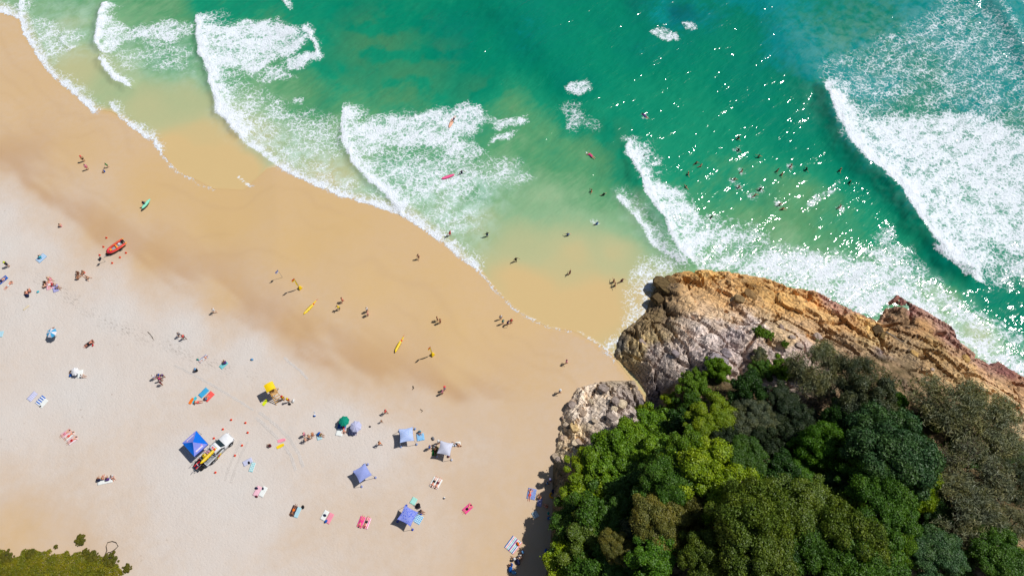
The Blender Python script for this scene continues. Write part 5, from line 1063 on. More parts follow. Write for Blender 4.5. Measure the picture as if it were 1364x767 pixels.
for a in [(4, 373, 1.0, 1.9, -40, 'blue', 'bright blue towel cut by the left border', 'cloth'), (55, 344, 1.3, 1.9, -35, 'sky', 'pale blue and white towel left of the ring of four', 'pat_check'), (66, 380, 1.4, 1.9, 25, 'palepink', 'pink towel under the crowded group', 'cloth'), (74, 384, 1.1, 1.7, 25, 'lilac', 'lilac towel at the right end of the crowded group', 'cloth'),
          (119, 458, .9, 1.8, -48, 'charcoal', 'dark towel under the sunbather right of the blue and white umbrella', 'cloth'), (43, 528, 1.1, 1.8, -32, 'lilac', 'white towel with lilac edges, left of two blue and white towels', 'pat_check'), (54, 533, 1.0, 1.8, -32, 'blue', 'white towel with broad blue bars, second of two', 'pat_band'), (58, 537, .9, 1.7, -32, 'ivory', 'plain white towel behind the blue barred towel', 'cloth'),
          (107, 498, 1.0, 1.6, 10, 'ivory', 'white towel below the small white umbrella', 'cloth'), (271, 478, .75, 1.8, -45, 'strongblue', 'narrow blue towel near the wrack line', 'pat_stripe'), (298, 486, .9, 1.6, -40, 'turq', 'turquoise towel under the person in violet', 'cloth'), (271.5, 523, 1.0, 1.9, -38, 'aqua', 'bright blue towel beside the red towel', 'cloth'), (278.5, 528, 1.1, 1.9, -38, 'coral', 'red towel beside the bright blue towel', 'cloth'),
          (88, 577, .9, 1.8, -50, 'palepink', 'pale pink towel, upper left of three', 'cloth'), (93, 580, .9, 1.8, -45, 'ivory', 'white towel, middle of three with pink ones', 'cloth'), (97, 586, .9, 1.8, -50, 'palepink', 'pale pink towel, lower right of three', 'pat_stripe'), (140, 640, 1.1, 2.6, -78, 'ivory', 'white towel under a row of four people', 'cloth'),
          (330, 615, .95, 1.7, -60, 'palelilac', 'lilac towel with a dark bag, above the teal checked towel', 'cloth'), (336, 622, .8, 1.7, -12, 'turq', 'teal and white checked towel', 'pat_check'), (343, 654, .95, 1.8, -22, 'palepink', 'pale pink towel beside a white towel', 'cloth'), (350.5, 654.5, .95, 1.8, -22, 'ivory', 'white towel beside the pale pink towel', 'cloth'),
          (391, 680, .9, 1.8, -18, 'charcoal', 'dark towel left of the pale blue towel', 'cloth'), (396, 682, .9, 1.8, -18, 'paleblue', 'pale blue towel with a sunbather at its left', 'cloth'), (432.5, 686, .9, 1.7, -25, 'ivory', 'white towel left of the coral pink towel', 'cloth'), (439, 690, .9, 1.8, -25, 'rose', 'coral pink towel beside the white towel', 'cloth'), (481, 695, .9, 1.9, -18, 'hotpink', 'plain pink towel, left of two', 'cloth'), (489, 696.5, .9, 1.9, -18, 'hotpink', 'pink and white striped towel, right of two', 'pat_stripe'),
          (577.5, 642, .85, 1.9, -28, 'ivory', 'white towel under the left of two sunbathers below the peaked shade', 'cloth'), (583.5, 644, .85, 1.9, -28, 'ivory', 'white towel under the right of two sunbathers below the peaked shade', 'cloth'), (623, 677, 1.0, 1.8, -48, 'hotpink', 'hot pink towel alone on tan sand', 'cloth'), (557, 691, 1.35, 1.5, -28, 'aqua', 'blue checked mat at the corner of the patterned blue shade', 'pat_check'), (551, 667, 1.0, 1.2, -28, 'mint', 'mint and white towel behind the patterned blue shade', 'pat_dot'),
          (708, 657.5, 1.5, 1.9, -12, 'strongblue', 'big blue mottled towel by the cliff', 'pat_dot'), (719, 668.5, .8, 1.5, -12, 'lilac', 'lilac towel by the cliff', 'cloth'), (453, 574, 1.3, 1.8, -12, 'ivory', 'white towel below the green umbrella', 'cloth'), (456, 566, 1.5, 1.5, -12, 'strongblue', 'dark blue towel in the shade of the green umbrella', 'cloth'), (470, 574, 1.6, 1.5, -5, 'purple', 'striped dark towel in the shade of the lilac umbrella', 'pat_stripe'),
          (579.5, 600.5, .95, 1.7, -8, 'green', 'green mat left of the white peaked shade', 'cloth'), (425, 581, .9, 1.3, 20, 'paleblue', 'pale blue towel below the blue bag', 'cloth'), (608, 591, .7, 1.5, -80, 'ivory', 'white towel right of the white peaked shade', 'cloth'), (560, 582, 1.4, 1.3, 10, 'aqua', 'light blue towel under the edge of the blue and white shade', 'pat_dot'), (536, 577, 1.1, 1.4, 10, 'maroon', 'maroon towel in the shadow of the blue and white shade', 'cloth'),
          (35, 410, .35, 1.3, -40, 'cream', 'narrow cream cloth strip on the sand below the seated pair', 'cloth'), (713, 685, 1.0, 1.1, 30, 'paleblue', 'small pale blue patterned cloth near the cliff shade', 'pat_check'), (1.5, 445, .9, 1.2, 0, 'paleblue', 'pale blue towel at the left border beside the umbrella row', 'cloth')]:
    towel(*a)
# striped picnic blanket, each stripe its own strip of cloth
def blanket():
    q = G(683.5, 725.5, .05); ro = empty('picnic_blanket', q, R(-38)); tag(ro, 'large blanket with pink, blue and white stripes beside the cliff shade', 'blanket')
    cols = ['strongblue', 'ivory', 'rose', 'ivory', 'turq', 'ivory', 'strongblue', 'rose', 'ivory', 'turq', 'ivory', 'strongblue', 'ivory', 'rose']
    for i, c in enumerate(cols):
        me = towel_mesh(.121, 2.1, 3); me.materials.append(M['cloth']); link('stripe', me, None, ro, ((i - 6.5) * .12, 0, 0), 0, None, lin(*CL[c], .8))
blanket()
# ---------------- bags, boxes, balls, cones
def bag(u, v, col, label, s=.5, name='beach_bag', cat='bag'):
    m = MB(); m.loft([[(math.cos(a) * x * s, math.sin(a) * y * s, z * s) for a in [k * math.pi / 5 for k in range(10)]] for x, y, z in ((.42, .26, 0), (.52, .34, .18), (.5, .32, .45), (.36, .18, .62))])
    o = m.go(name, M['cloth'], None, True, lin(*CL[col], .75), G(u, v), u); tag(o, label, cat, 'bags on the sand')
    h = MB(); h.tube([(math.cos(a) * .26 * s, 0, .55 * s + math.sin(a) * .28 * s) for a in [k * math.pi / 6 for k in range(7)]], .025 * s, 5); h.go('handle', M['cloth'], o, True, lin(*CL[col], .5))
for a in [(51, 389, 'cyan', 'cyan bag between the seated pair and the crowded pink group', .45), (95, 500, 'blue', 'blue bag left of the small white umbrella', .6), (336, 479, 'sky', 'small blue and white bag alone near the wet sand'), (263.5, 479, 'teal', 'teal bag left of the narrow blue towel', .4), (425, 578, 'blue', 'bright blue bag in the group below the lookout chair', .7), (391, 534, 'white', 'white bag right of the lifeguards', .6), (386, 538, 'black', 'black bag below the lifeguards', .5), (433, 686, 'navy', 'navy bag on the white towel beside the coral towel', .5), (434.5, 694, 'blue', 'blue bag at the foot of the coral pink towel', .55), (404, 675, 'black', 'black bag right of the pale blue towel', .55), (332, 616, 'black', 'black bag on the lilac towel', .45), (342, 650, 'navy', 'navy bag at the top of the pale pink towel', .5), (350.5, 650.5, 'navy', 'navy bag at the top of the white towel', .4), (342, 661, 'maroon', 'maroon bag at the foot of the pale pink towel', .45), (577, 584, 'grey', 'grey and white bag above the white peaked shade', .6), (737, 655, 'navy', 'navy bag in the cliff shade beside the orange float', .8), (690, 748, 'navy', 'dark blue bag in the cliff shade by the seated group', .9), (680, 758, 'strongblue', 'strong blue bag at the bottom of the cliff shade group', .9), (684.5, 762, 'sky', 'light blue bag at the bottom edge in the cliff shade', .8), (727, 733, 'blue', 'blue bag alone deep in the cliff shade', .6), (732, 690, 'strongblue', 'blue bag beside the person in teal', .7), (124, 460, 'red', 'red bag beside the dark towel', .4), (37, 394, 'navy', 'navy bag in front of the seated bare backed pair', .8), (54, 541, 'black', 'tiny black bag below the blue barred towel', .3), (557, 673.5, 'black', 'black folded bag behind the patterned blue shade', .8), (598, 607, 'maroon', 'dark bag at the leg of the white peaked shade', .6), (690, 724, 'orange', 'orange bag on the corner of the striped blanket', .6), (535, 583, 'blue', 'blue bag in the shadow of the blue and white shade', .6), (485, 620, 'strongblue', 'blue bag in the shadow of the pale lilac shade', .6), (493, 568, 'charcoal', 'small dark bag right of the lilac umbrella', .35)]:
    bag(*a)
def ball(u, v, col, label, r=.13):
    bm = bmesh.new(); bmesh.ops.create_icosphere(bm, subdivisions=3, radius=r); o = link('beach_ball', bm_mesh(bm, 'beach_ball', True), M['pat_band'], None, G(u, v, r), 0, None, lin(*CL[col], .8)); tag(o, label, 'ball')
    m = MB(); m.cyl((0, 0, r * .98), r * .2, r * .08); m.go('valve_cap', M['paint_white'], o)
ball(419.5, 553.5, 'blue', 'small blue and white ball above the group below the lookout chair', .2); ball(592, 663, 'grey', 'small white ball on bare sand below the two sunbathers', .16); ball(419, 549, 'sky', 'tiny pale ball close above the blue ball', .08)
def cone_proto(u, v, label, mat='red_plastic', s=.32):
    ro = empty('marker_cone', G(u, v)); tag(ro, label, 'cone', 'red marker cones')
    m = MB(); m.cyl((0, 0, .03), s * .75, .05, n=12); m.go('base', M['orange_plastic'], ro)
    m = MB(); m.cyl((0, 0, .05 + s * .7), s * .5, s * 1.4, n=12, r2=.05); c = m.go('body', M[mat], ro, True)
    m = MB(); m.cyl((0, 0, .05 + s * .7), s * .36, s * .25, n=12, r2=s * .29); m.go('collar', M['paint_white'], c)
for u, v, lab in [(327, 563, 'red cone at the upper right of the white pickup, with the longest shadow'), (297, 571.5, 'red cone above the pickup roof beside the blue tent'), (330, 576, 'faint cone right of the pickup bonnet'), (322.5, 593, 'red cone right of the pickup cab'), (313, 606.5, 'red cone right of the pickup tray'), (287, 629, 'red cone alone below the pickup'), (265, 612, 'orange cone at the lower corner of the blue tent'), (285, 583.5, 'orange cone at the right corner of the blue tent'), (308, 559, 'faint cone farthest above the pickup'), (273.5, 602, 'red cone between the blue tent and the trailer gear'), (149.6, 350.5, 'bright red cone below the red boat'), (160, 343, 'red cone at the right below the red boat'), (168, 337, 'dull cone right of the red boat'), (133, 340, 'dull red cone left of the red boat bow'), (138, 329, 'dull cone farther up left of the red boat'), (142, 317, 'dull cone uppermost left of the red boat')]:
    cone_proto(u, v, lab, 'red_plastic', .24)
# ---------------- boards
def board_mesh(L, Wd, T, nose=.9, tail=.6, n=13):
    rings = []
    for i in range(n):
        t = i / (n - 1); y = (t - .5) * L; w = Wd / 2 * max(.02, (1 - abs(2 * t - 1) ** (2.6 if t < .5 else 2.1))) ** .62; z = T * .5 + .10 * (2 * t - 1) ** 4 * L * .25
        h = T / 2 * (.35 + .65 * (w / (Wd / 2)))
        rings.append([(w * math.cos(a), y, z + h * math.sin(a)) for a in [k * math.pi / 4 for k in range(8)]])
    return rings
def surfboard(at, L, Wd, ang, col, label, name='surfboard', fin=True, tilt=0, stringer='white', cat='surfboard', group='boards'):
    ro = empty(name, at, R(ang)); ro.rotation_euler = (0, R(tilt), R(ang)); tag(ro, label, cat, group)
    m = MB(); m.loft(board_mesh(L, Wd, .09)); d = m.go('deck', M['cloth'], ro, True, lin(*CL[col], .85))
    m = MB(); m.box((0, .0, .098), (.03, L * .7, .012)); m.go('stringer', M['cloth'], ro, False, lin(*CL[stringer], .8))
    if fin:
        m = MB(); m.poly([(-.008, -L * .42, .02), (.008, -L * .42, .02), (.008, -L * .34, .02), (-.008, -L * .34, .02), (0, -L * .46, -.12)], [(0, 1, 2, 3), (0, 4, 1), (1, 4, 2), (2, 4, 3), (3, 4, 0)]); m.go('fin', M['black_plastic'], ro)
    if 'rescue' in name:
        for y in (-.5, -.1, .3):
            m = MB(); m.tube([(-.24, y, .07), (-.26, y + .12, .13), (-.24, y + .24, .07)], .018, 5); m.go('handle', M['black_plastic'], ro)
            m = MB(); m.tube([(.24, y, .07), (.26, y + .12, .13), (.24, y + .24, .07)], .018, 5); m.go('handle', M['black_plastic'], ro)
        m = MB(); m.box((0, L * .38, .12), (.34, .22, .02)); m.go('pad', M['red_plastic'], ro)
    return ro
surfboard(G(412, 411, .02), 2.75, .56, -38, 'yellow', 'yellow rescue board lying flat beside the left patrol flag', 'rescue_board', cat='rescue board')
surfboard(G(531, 461, .3), 2.6, .56, -24, 'yellow', 'yellow rescue board propped on its edge by the right patrol flag', 'rescue_board', tilt=52, cat='rescue board')
def tube_float(u, v, ang, col, label):
    m = MB(); m.cap((-.5, 0, .1), (.5, 0, .1), .09, .09); o = m.go('rescue_tube', M['cloth'], None, True, lin(*CL[col], .85), G(u, v), R(ang)); tag(o, label, 'rescue tube')
    m = MB(); m.tube([(.55, 0, .1), (.8, .1, .04), (1.0, .0, .03)], .02, 5); m.go('strap', M['red_plastic'], o)
tube_float(418, 404, 50, 'yellow', 'yellow rescue tube at the seaward end of the flat rescue board'); tube_float(535.5, 453, 70, 'yellow', 'yellow rescue tube at the seaward end of the propped rescue board')
surfboard(G(197, 274.5, .75), 2.3, .55, -28, 'mint', 'mint green surfboard carried by a surfer on wet sand', tilt=35)
surfboard(W(597, 236, .12), 2.6, .6, -68, 'pink', 'hot pink foam surfboard floating loose in white foam', group='boards')
surfboard(W(601, 165, .14), 2.3, .62, -18, 'peach', 'pale yellow board with a rider kicking behind in the foam', group='boards')
person(W(604, 159.5, .0), 'paddle', 160, 'bather holding the pale yellow board from its far end in the foam', 't', 'k', 'navy', 'navy', None, 1, GS)
surfboard(W(858, 155, .12), 2.0, .5, 42, 'ivory', 'white surfboard under a paddling surfer in open green water'); person(W(858.7, 155.8, .2), 'paddle', 42, 'surfer in a purple top paddling a white board seaward', 't', 'k', 'purple', 'purple', None, 1, GS)
surfboard(W(785, 207, .12), 1.8, .5, 48, 'ivory', 'white bodyboard under a rider in pink'); person(W(787, 208.5, .2), 'paddle', 48, 'rider in a hot pink top on a white board in green water', 'p', 'y', 'pink', 'pink', None, 1, GS)
surfboard(W(853, 226, .55), 1.2, .55, 80, 'lime', 'lime bodyboard sliding down the small breaker'); person(W(854.5, 225.6, .62), 'front', 82, 'bodyboarder in black riding the lip of the small breaker', 't', 'k', 'black', 'black', None, 1, GS)
def bodyboard(u, v, col, ang, label, L=1.05, Wd=.5):
    ro = empty('bodyboard', G(u, v, .03), R(ang)); tag(ro, label, 'bodyboard', 'small foam boards')
    m = MB(); ring = [(-Wd * .42, -L / 2), (Wd * .42, -L / 2), (Wd / 2, -L * .1), (Wd / 2, L * .2), (Wd * .34, L / 2), (-Wd * .34, L / 2), (-Wd / 2, L * .2), (-Wd / 2, -L * .1)]
    m.loft([[(x, y, 0) for x, y in ring], [(x * 1.02, y * 1.01, .04) for x, y in ring], [(x * .97, y * .98, .07) for x, y in ring]]); m.go('deck', M['cloth'], ro, False, lin(*CL[col], .85))
    m = MB(); m.tube([(0, L * .3, .07), (.1, L * .38, .09), (.22, L * .32, .08)], .012, 5); m.go('leash', M['black_plastic'], ro)
for a in [(255, 534, 'orange', -25, 'orange bodyboard left of a cyan one'), (259, 532.5, 'cyan', -25, 'cyan bodyboard right of an orange one'), (375, 586.5, 'rose', -75, 'pink bodyboard above a yellow one', 1.2), (373.5, 594, 'yellow', -62, 'yellow bodyboard below a pink one', 1.2), (353, 536, 'lime', -30, 'lime yellow board in the shadow of the lookout chair')]: bodyboard(*a)
def float_ring():
    m = MB(); n = 16; rings = []
    for i in range(n + 1):
        a = 2 * math.pi * i / n; rings.append([((.35 + .13 * math.cos(b)) * math.cos(a), (.35 + .13 * math.cos(b)) * math.sin(a), .13 + .13 * math.sin(b)) for b in [k * math.pi / 4 for k in range(8)]])
    m.loft(rings, True, False); o = m.go('swim_ring', M['cloth'], None, True, lin(240, 170, 20, .8), G(735.5, 659.5)); tag(o, 'orange swim ring at the edge of the cliff shade', 'swim ring')
    m = MB(); m.cyl((.35, 0, .27), .02, .03); m.go('valve', M['paint_white'], o)
float_ring()
# ---------------- umbrellas and shades
def umbrella(u, v, r, h, col, label, mat='fabric', tilt=(0, 0), panels=8):
    r *= .88; q = G(u, v); ro = empty('beach_umbrella', q); tag(ro, label, 'umbrella', 'beach umbrellas')
    m = MB(); m.tube([(0, 0, -.2), (0, 0, h)], .022, 6); m.go('pole', M['steel'], ro)
    for i in range(panels):
        a0, a1 = 2 * math.pi * i / panels, 2 * math.pi * (i + 1) / panels; rows = []
        for t in (0.02, .35, .7, 1.0):
            z = h + .02 - .42 * r * t ** 1.8; k = 5; row = []
            for j in range(k):
                f = j / (k - 1); a = a0 + (a1 - a0) * f; sag = math.sin(math.pi * f); rr = r * t * (math.cos(math.pi / panels) / math.cos(abs(f - .5) * 2 * math.pi / panels)) * (1 - .05 * sag * t)
                row.append((rr * math.cos(a), rr * math.sin(a), z - .05 * sag * t))
            rows.append(row)
        m = MB(); m.loft(rows, False, False); c = lin(*CL[col], .85)
        if mat == 'alt' and i % 2: c = lin(226, 226, 236, .85)
        pn = m.go('canopy_panel', M['fabric'], ro, True, c)
        m = MB(); m.tube([(0, 0, h - .02), (r * .5 * math.cos(a0), r * .5 * math.sin(a0), h - .14 * r), (r * math.cos(a0), r * math.sin(a0), h - .42 * r)], .009, 4); m.go('rib', M['steel'], ro)
    m = MB(); m.cyl((0, 0, h + .05), .02, .1, r2=.008); m.go('finial', M['paint_white'], ro)
    ro.rotation_euler = (R(tilt[0]), R(tilt[1]), .3)
CL.update(umgreen=(20, 150, 125), umlilac=(196, 200, 234), umblue=(70, 170, 220), umwhite=(240, 240, 244))
umbrella(76, 448, 1.0, 1.95, 'umblue', 'blue and white panelled umbrella on the left dry sand', 'alt'); umbrella(461, 564, .98, 1.9, 'umgreen', 'green umbrella beside the lilac umbrella'); umbrella(476.5, 571, 1.08, 1.9, 'umlilac', 'pale lilac umbrella right of the green umbrella'); umbrella(105, 496, .8, 1.3, 'umwhite', 'small white umbrella on the left dry sand', tilt=(8, -6)); umbrella(-2, 449, .9, 1.8, 'sky', 'pale blue umbrella cut by the left border')
def shade(u, v, size, h, ang, col, label, mat='fabric', sag=.16, peak=.28):
    q = G(u, v); ro = empty('sun_shade', q, R(ang)); tag(ro, label, 'sun shade', 'square sun shades')
    hs = size / 2; n = 9; rows = []
    for i in range(n):
        row = []
        for j in range(n):
            a, b = i / (n - 1) * 2 - 1, j / (n - 1) * 2 - 1; pinch = 1 - .10 * (1 - b * b) * abs(a) ** 2; pin2 = 1 - .10 * (1 - a * a) * abs(b) ** 2
            row.append((a * hs * pinch, b * hs * pin2, h + peak * (1 - max(abs(a), abs(b))) - .10 * (1 - a * a) * abs(b) ** 3 - .10 * (1 - b * b) * abs(a) ** 3 * 1.0))
        rows.append(row)
    m = MB(); m.loft(rows, False, False); cv = m.go('canopy', M[mat], ro, True, lin(*CL[col], .85))
    for sx in (-1, 1):
        for sy in (-1, 1):
            m = MB(); m.tube([(sx * hs, sy * hs, h), (sx * (hs + .16), sy * (hs + .16), 0)], .028, 6); m.go('leg', M['steel'], ro)
            m = MB(); m.loft([[(sx * (hs + .16) + .15 * math.cos(a), sy * (hs + .16) + .15 * math.sin(a), 0) for a in [k * math.pi / 4 for k in range(8)]], [(sx * (hs + .15) + .19 * math.cos(a), sy * (hs + .15) + .19 * math.sin(a), .14) for a in [k * math.pi / 4 for k in range(8)]], [(sx * (hs + .14) + .06 * math.cos(a), sy * (hs + .14) + .06 * math.sin(a), .26) for a in [k * math.pi / 4 for k in range(8)]]]); m.go('sand_bag', M['cloth'], ro, True, lin(*CL[col], .7))
    for a, b in (((-1, -1), (-1, 1)), ((-1, 1), (1, 1)), ((1, 1), (1, -1)), ((1, -1), (-1, -1))):
        m = MB(); m.tube([(a[0] * hs, a[1] * hs, h - .0), ((a[0] + b[0]) / 2 * hs * .9, (a[1] + b[1]) / 2 * hs * .9, h - .11), (b[0] * hs, b[1] * hs, h)], .012, 4); m.go('hem', M['cloth'], cv, True, lin(*CL[col], .6))
    return ro
CL.update(sh1=(150, 178, 230), sh2=(212, 217, 238), sh3=(154, 168, 228), sh4=(36, 78, 208))
shade(543.5, 583, 2.15, 2.0, 9, 'sh1', 'pale blue and white square shade with towels beneath', 'pat_dot'); shade(594.5, 600.5, 2.0, 2.0, -13, 'sh2', 'plain white square shade with a peaked top', peak=.5); shade(486, 633, 2.1, 2.0, 34, 'sh3', 'pale lilac square shade standing apart'); shade(545.5, 689, 2.25, 2.05, -27, 'sh4', 'strong blue patterned square shade', 'pat_dot', peak=.2)
def patrol_tent():
    q = G(267.5, 595); ro = empty('patrol_tent', q, R(-43)); tag(ro, 'large blue peaked patrol tent beside the white pickup', 'tent')
    a, b, h, pk = 1.5, 1.28, 2.25, 3.15; c = [(-a, -b, h), (a, -b, h), (a, b, h), (-a, b, h)]
    for i in range(4):
        p, r_ = Vector(c[i]), Vector(c[(i + 1) % 4]); top = Vector((0, 0, pk)); rows = []
        for t in (0, .33, .66, 1): rows.append([tuple(p.lerp(top, t) - Vector((0, 0, .10 * math.sin(math.pi * t)))), tuple(p.lerp(r_, .5).lerp(top, t) - Vector((0, 0, .16 * math.sin(math.pi * t)))), tuple(r_.lerp(top, t) - Vector((0, 0, .10 * math.sin(math.pi * t))))])
        m = MB(); m.loft(rows, False, False); lt = i in (1, 3)
        pn = m.go('roof_panel', M['fabric'], ro, True, lin(*((140, 150, 236) if lt else (14, 112, 226)), .9))
        m = MB(); d = (r_ - p); m.poly([tuple(p), tuple(r_), tuple(r_ - Vector((0, 0, .28))), tuple(p - Vector((0, 0, .28)))], [(0, 1, 2, 3)]); m.go('valance', M['fabric'], ro, False, lin(14, 80, 190, .85))
        if lt:   # pale printed band with a pink mark
            n_ = (r_ - p).cross(top - p).normalized(); n_ = n_ if n_.z > 0 else -n_
            for s0, s1, t0, t1, cc in ((.25, .75, .16, .30, (226, 214, 236)), (.68, .76, .32, .40, (232, 150, 190))):
                def at(s, t): b_ = p.lerp(r_, s); tt = top; return tuple((b_ + (tt - p.lerp(r_, .5)) * t * 1.0) + n_ * .02 - Vector((0, 0, .10 * math.sin(math.pi * t))))
                m = MB(); m.poly([at(s0, t0), at(s1, t0), at(s1, t1), at(s0, t1)], [(0, 1, 2, 3)]); m.go('print', M['cloth'], pn, False, lin(*cc, .8))
        m = MB(); m.tube([tuple(c[i]), (c[i][0] * 1.02, c[i][1] * 1.02, 0)], .03, 6); m.go('leg', M['steel'], ro)
patrol_tent()
# ---------------- pickup truck
def pickup():
    q = G(292, 599); ro = empty('pickup_truck', q, R(-40)); tag(ro, 'white patrol pickup with gear on its tray beside the blue tent', 'pickup')
    def ring(y, w, z0, z1, r=.12): return [(-w, y, z0), (w, y, z0), (w, y, z1 - r), (w - r, y, z1), (-w + r, y, z1), (-w, y, z1 - r)]
    m = MB(); m.loft([ring(2.62, .72, .45, .82), ring(2.5, .84, .36, .98), ring(2.0, .90, .34, 1.08), ring(1.25, .92, .34, 1.14), ring(.4, .92, .34, 1.12), ring(-.65, .92, .34, 1.12)]); body = m.go('body', M['paint_white'], ro, True)
    m = MB(); m.loft([ring(1.2, .86, 1.08, 1.12, .02), ring(.55, .76, 1.08, 1.74), ring(.3, .74, 1.08, 1.80), ring(-.5, .74, 1.08, 1.80), ring(-.66, .78, 1.08, 1.6)]); cab = m.go('cab', M['paint_white'], ro, True)
    m = MB(); m.poly([(-.78, 1.15, 1.23), (.78, 1.15, 1.23), (.66, .55, 1.80), (-.66, .55, 1.80)], [(0, 1, 2, 3)]); m.go('windscreen', M['glass'], cab)
    m = MB(); m.poly([(-.66, -.68, 1.62), (.66, -.68, 1.62), (.72, -.68, 1.2), (-.72, -.68, 1.2)], [(0, 1, 2, 3)]); m.go('rear_window', M['glass'], cab)
    for s in (-1, 1):
        m = MB(); m.poly([(s * .885, .98, 1.2), (s * .80, .52, 1.66), (s * .79, -.05, 1.7), (s * .86, -.05, 1.2)], [(0, 1, 2, 3)]); m.go('side_window', M['glass'], cab)
        m = MB(); m.poly([(s * .862, -.1, 1.2), (s * .79, -.1, 1.7), (s * .8, -.5, 1.68), (s * .85, -.55, 1.2)], [(0, 1, 2, 3)]); m.go('side_window', M['glass'], cab)
        m = MB(); m.box((s * 1.02, .78, 1.2), (.2, .1, .14), 0, .02); m.go('mirror', M['black_plastic'], ro)
        m = MB(); m.box((s * .66, 2.56, .78), (.3, .1, .14), 0, .02); m.go('headlight', M['glass'], ro)
        m = MB(); m.box((s * .924, .35, .9), (.012, .14, .03)); m.go('door_handle', M['black_plastic'], ro)
        for y in (1.75, -1.75):
            m = MB(); m.cyl((s * .86, y, .38), .38, .26, 'X', 18); w = m.go('wheel', M['rubber'], ro, True); m = MB(); m.cyl((s * 1.0, y, .38), .2, .03, 'X', 12); m.go('rim', M['steel'], w)
            m = MB(); m.tube([(s * .93, y + .48 * math.cos(a), .38 + .48 * math.sin(a)) for a in [k * math.pi / 6 for k in range(7)]], .05, 5); m.go('wheel_arch', M['black_plastic'], ro, True)
    m = MB(); m.box((0, 2.6, .5), (1.5, .16, .22), 0, .04); m.go('bumper', M['paint_white'], ro); m = MB(); m.box((0, 2.62, .72), (.8, .06, .14), 0, .02); m.go('grille', M['black_plastic'], ro)
    m = MB(); m.box((0, -1.68, .82), (1.84, 2.0, .1)); tr = m.go('tray', M['steel'], ro)
    for c, d in (((-.9, -1.68, 1.0), (.05, 2.0, .3)), ((.9, -1.68, 1.0), (.05, 2.0, .3)), ((0, -2.66, 1.0), (1.75, .05, .3)), ((0, -.72, 1.1), (1.75, .05, .5))):
        m = MB(); m.box(c, d); m.go('tray_side', M['paint_white'], tr)
    m = MB()
    for x in (-.8, .8):
        for y in (-.8, -2.5): m.tube([(x, y, 1.1), (x, y, 1.95)], .03, 6)
    for y in (-.8, -1.7, -2.5): m.tube([(-.85, y, 1.95), (.85, y, 1.95)], .03, 6)
    m.go('roof_rack', M['steel'], ro)
    m = MB()
    for x in (-.25, .05, .3): m.box((x, -.25, 1.806), (.2, .3, .008))
    m.go('roof_print', M['red_plastic'], cab); m = MB(); m.box((0, .2, 1.85), (1.0, .18, .09), 0, .03); m.go('light_bar', M['paint_white'], cab)
    # loose gear, each a thing of its own
    def gw(x, y, z): return q + Matrix.Rotation(R(-40), 3, 'Z') @ Vector((x, y, z))
    surfboard(gw(.35, -1.45, 2.0), 3.2, .58, -40, 'yellow', 'yellow rescue board strapped on the pickup rack', 'rescue_board', cat='rescue board')
    m = MB(); m.cyl((0, 0, .3), .3, .6, n=16); m.cyl((0, 0, .63), .26, .05, n=16); o = m.go('drum', M['yellow_plastic'], None, True, None, gw(-.5, -1.9, .88)); tag(o, 'round yellow drum on the pickup tray', 'drum'); m = MB(); m.cyl((0, 0, .68), .06, .05); m.go('lid', M['black_plastic'], o)
    m = MB(); m.box((0, 0, .2), (.6, .5, .4), 0, .04); o = m.go('gear_crate', M['red_plastic'], None, False, None, gw(-.45, -2.4, .88), R(-40)); tag(o, 'red gear crate at the end of the pickup tray', 'crate'); m = MB(); m.box((0, 0, .42), (.64, .54, .05), 0, .01); m.go('lid', M['black_plastic'], o)
    m = MB(); m.box((0, 0, .15), (.9, .7, .3), 0, .08); o = m.go('equipment_bag', M['cloth'], None, True, lin(210, 160, 180, .8), gw(-.35, -1.15, .88), R(-40)); tag(o, 'pale pink equipment bag behind the pickup cab', 'bag'); m = MB(); m.tube([(-.3, 0, .3), (0, 0, .45), (.3, 0, .3)], .02, 5); m.go('handle', M['black_plastic'], o)
    for dx, c_, lab in ((1.25, 'yellow', 'yellow and red flag roll leaning on the pickup side'),):
        m = MB(); m.cap((0, -.4, .5), (0, .4, .9), .09, .09); o = m.go('flag_roll', M['cloth'], None, True, lin(*CL[c_], .8), gw(1.12, -.5, .2), R(-40)); tag(o, lab, 'flag'); m = MB(); m.cap((0, -.1, .66), (0, .12, .77), .1, .1); m.go('band', M['red_plastic'], o, True)
    # folding rack with boards and poles behind the truck
    rr = empty('gear_trailer', gw(-.3, -3.5, 0), R(-40)); tag(rr, 'small dark gear trailer behind the pickup', 'trailer')
    m = MB(); m.box((0, 0, .55), (1.3, 1.2, .08)); m.go('bed', M['black_plastic'], rr); m = MB(); m.tube([(0, -.6, .5), (0, -1.6, .4)], .04); m.go('drawbar', M['steel'], rr)
    for s in (-1, 1): m = MB(); m.cyl((s * .72, 0, .3), .3, .16, 'X', 14); m.go('wheel', M['rubber'], rr, True)
    for s in (-1, 1): m = MB(); m.tube([(s * .6, -.5, .55), (s * .6, -.5, 1.5), (s * .6, .5, 1.5), (s * .6, .5, .55)], .03); m.go('frame', M['steel'], rr)
    for k in range(3): m = MB(); m.cap((-.35 + .3 * k, -.5, .75 + .12 * k), (-.3 + .3 * k, .5, .75 + .12 * k), .1, .1); o = m.go('rescue_tube', M['cloth'], None, True, lin(*CL[['red', 'navy', 'red'][k]], .8), gw(-.3, -3.5, 0), R(-40)); tag(o, ['red rescue tube lying on the left of the gear trailer', 'navy rescue tube lying in the middle of the gear trailer', 'red rescue tube lying on the right of the gear trailer'][k], 'rescue tube'); m = MB(); m.cyl((-.33 + .3 * k, 0, .75 + .12 * k), .105, .1, 'Y', 10); m.go('band', M['paint_white'], o)
pickup()
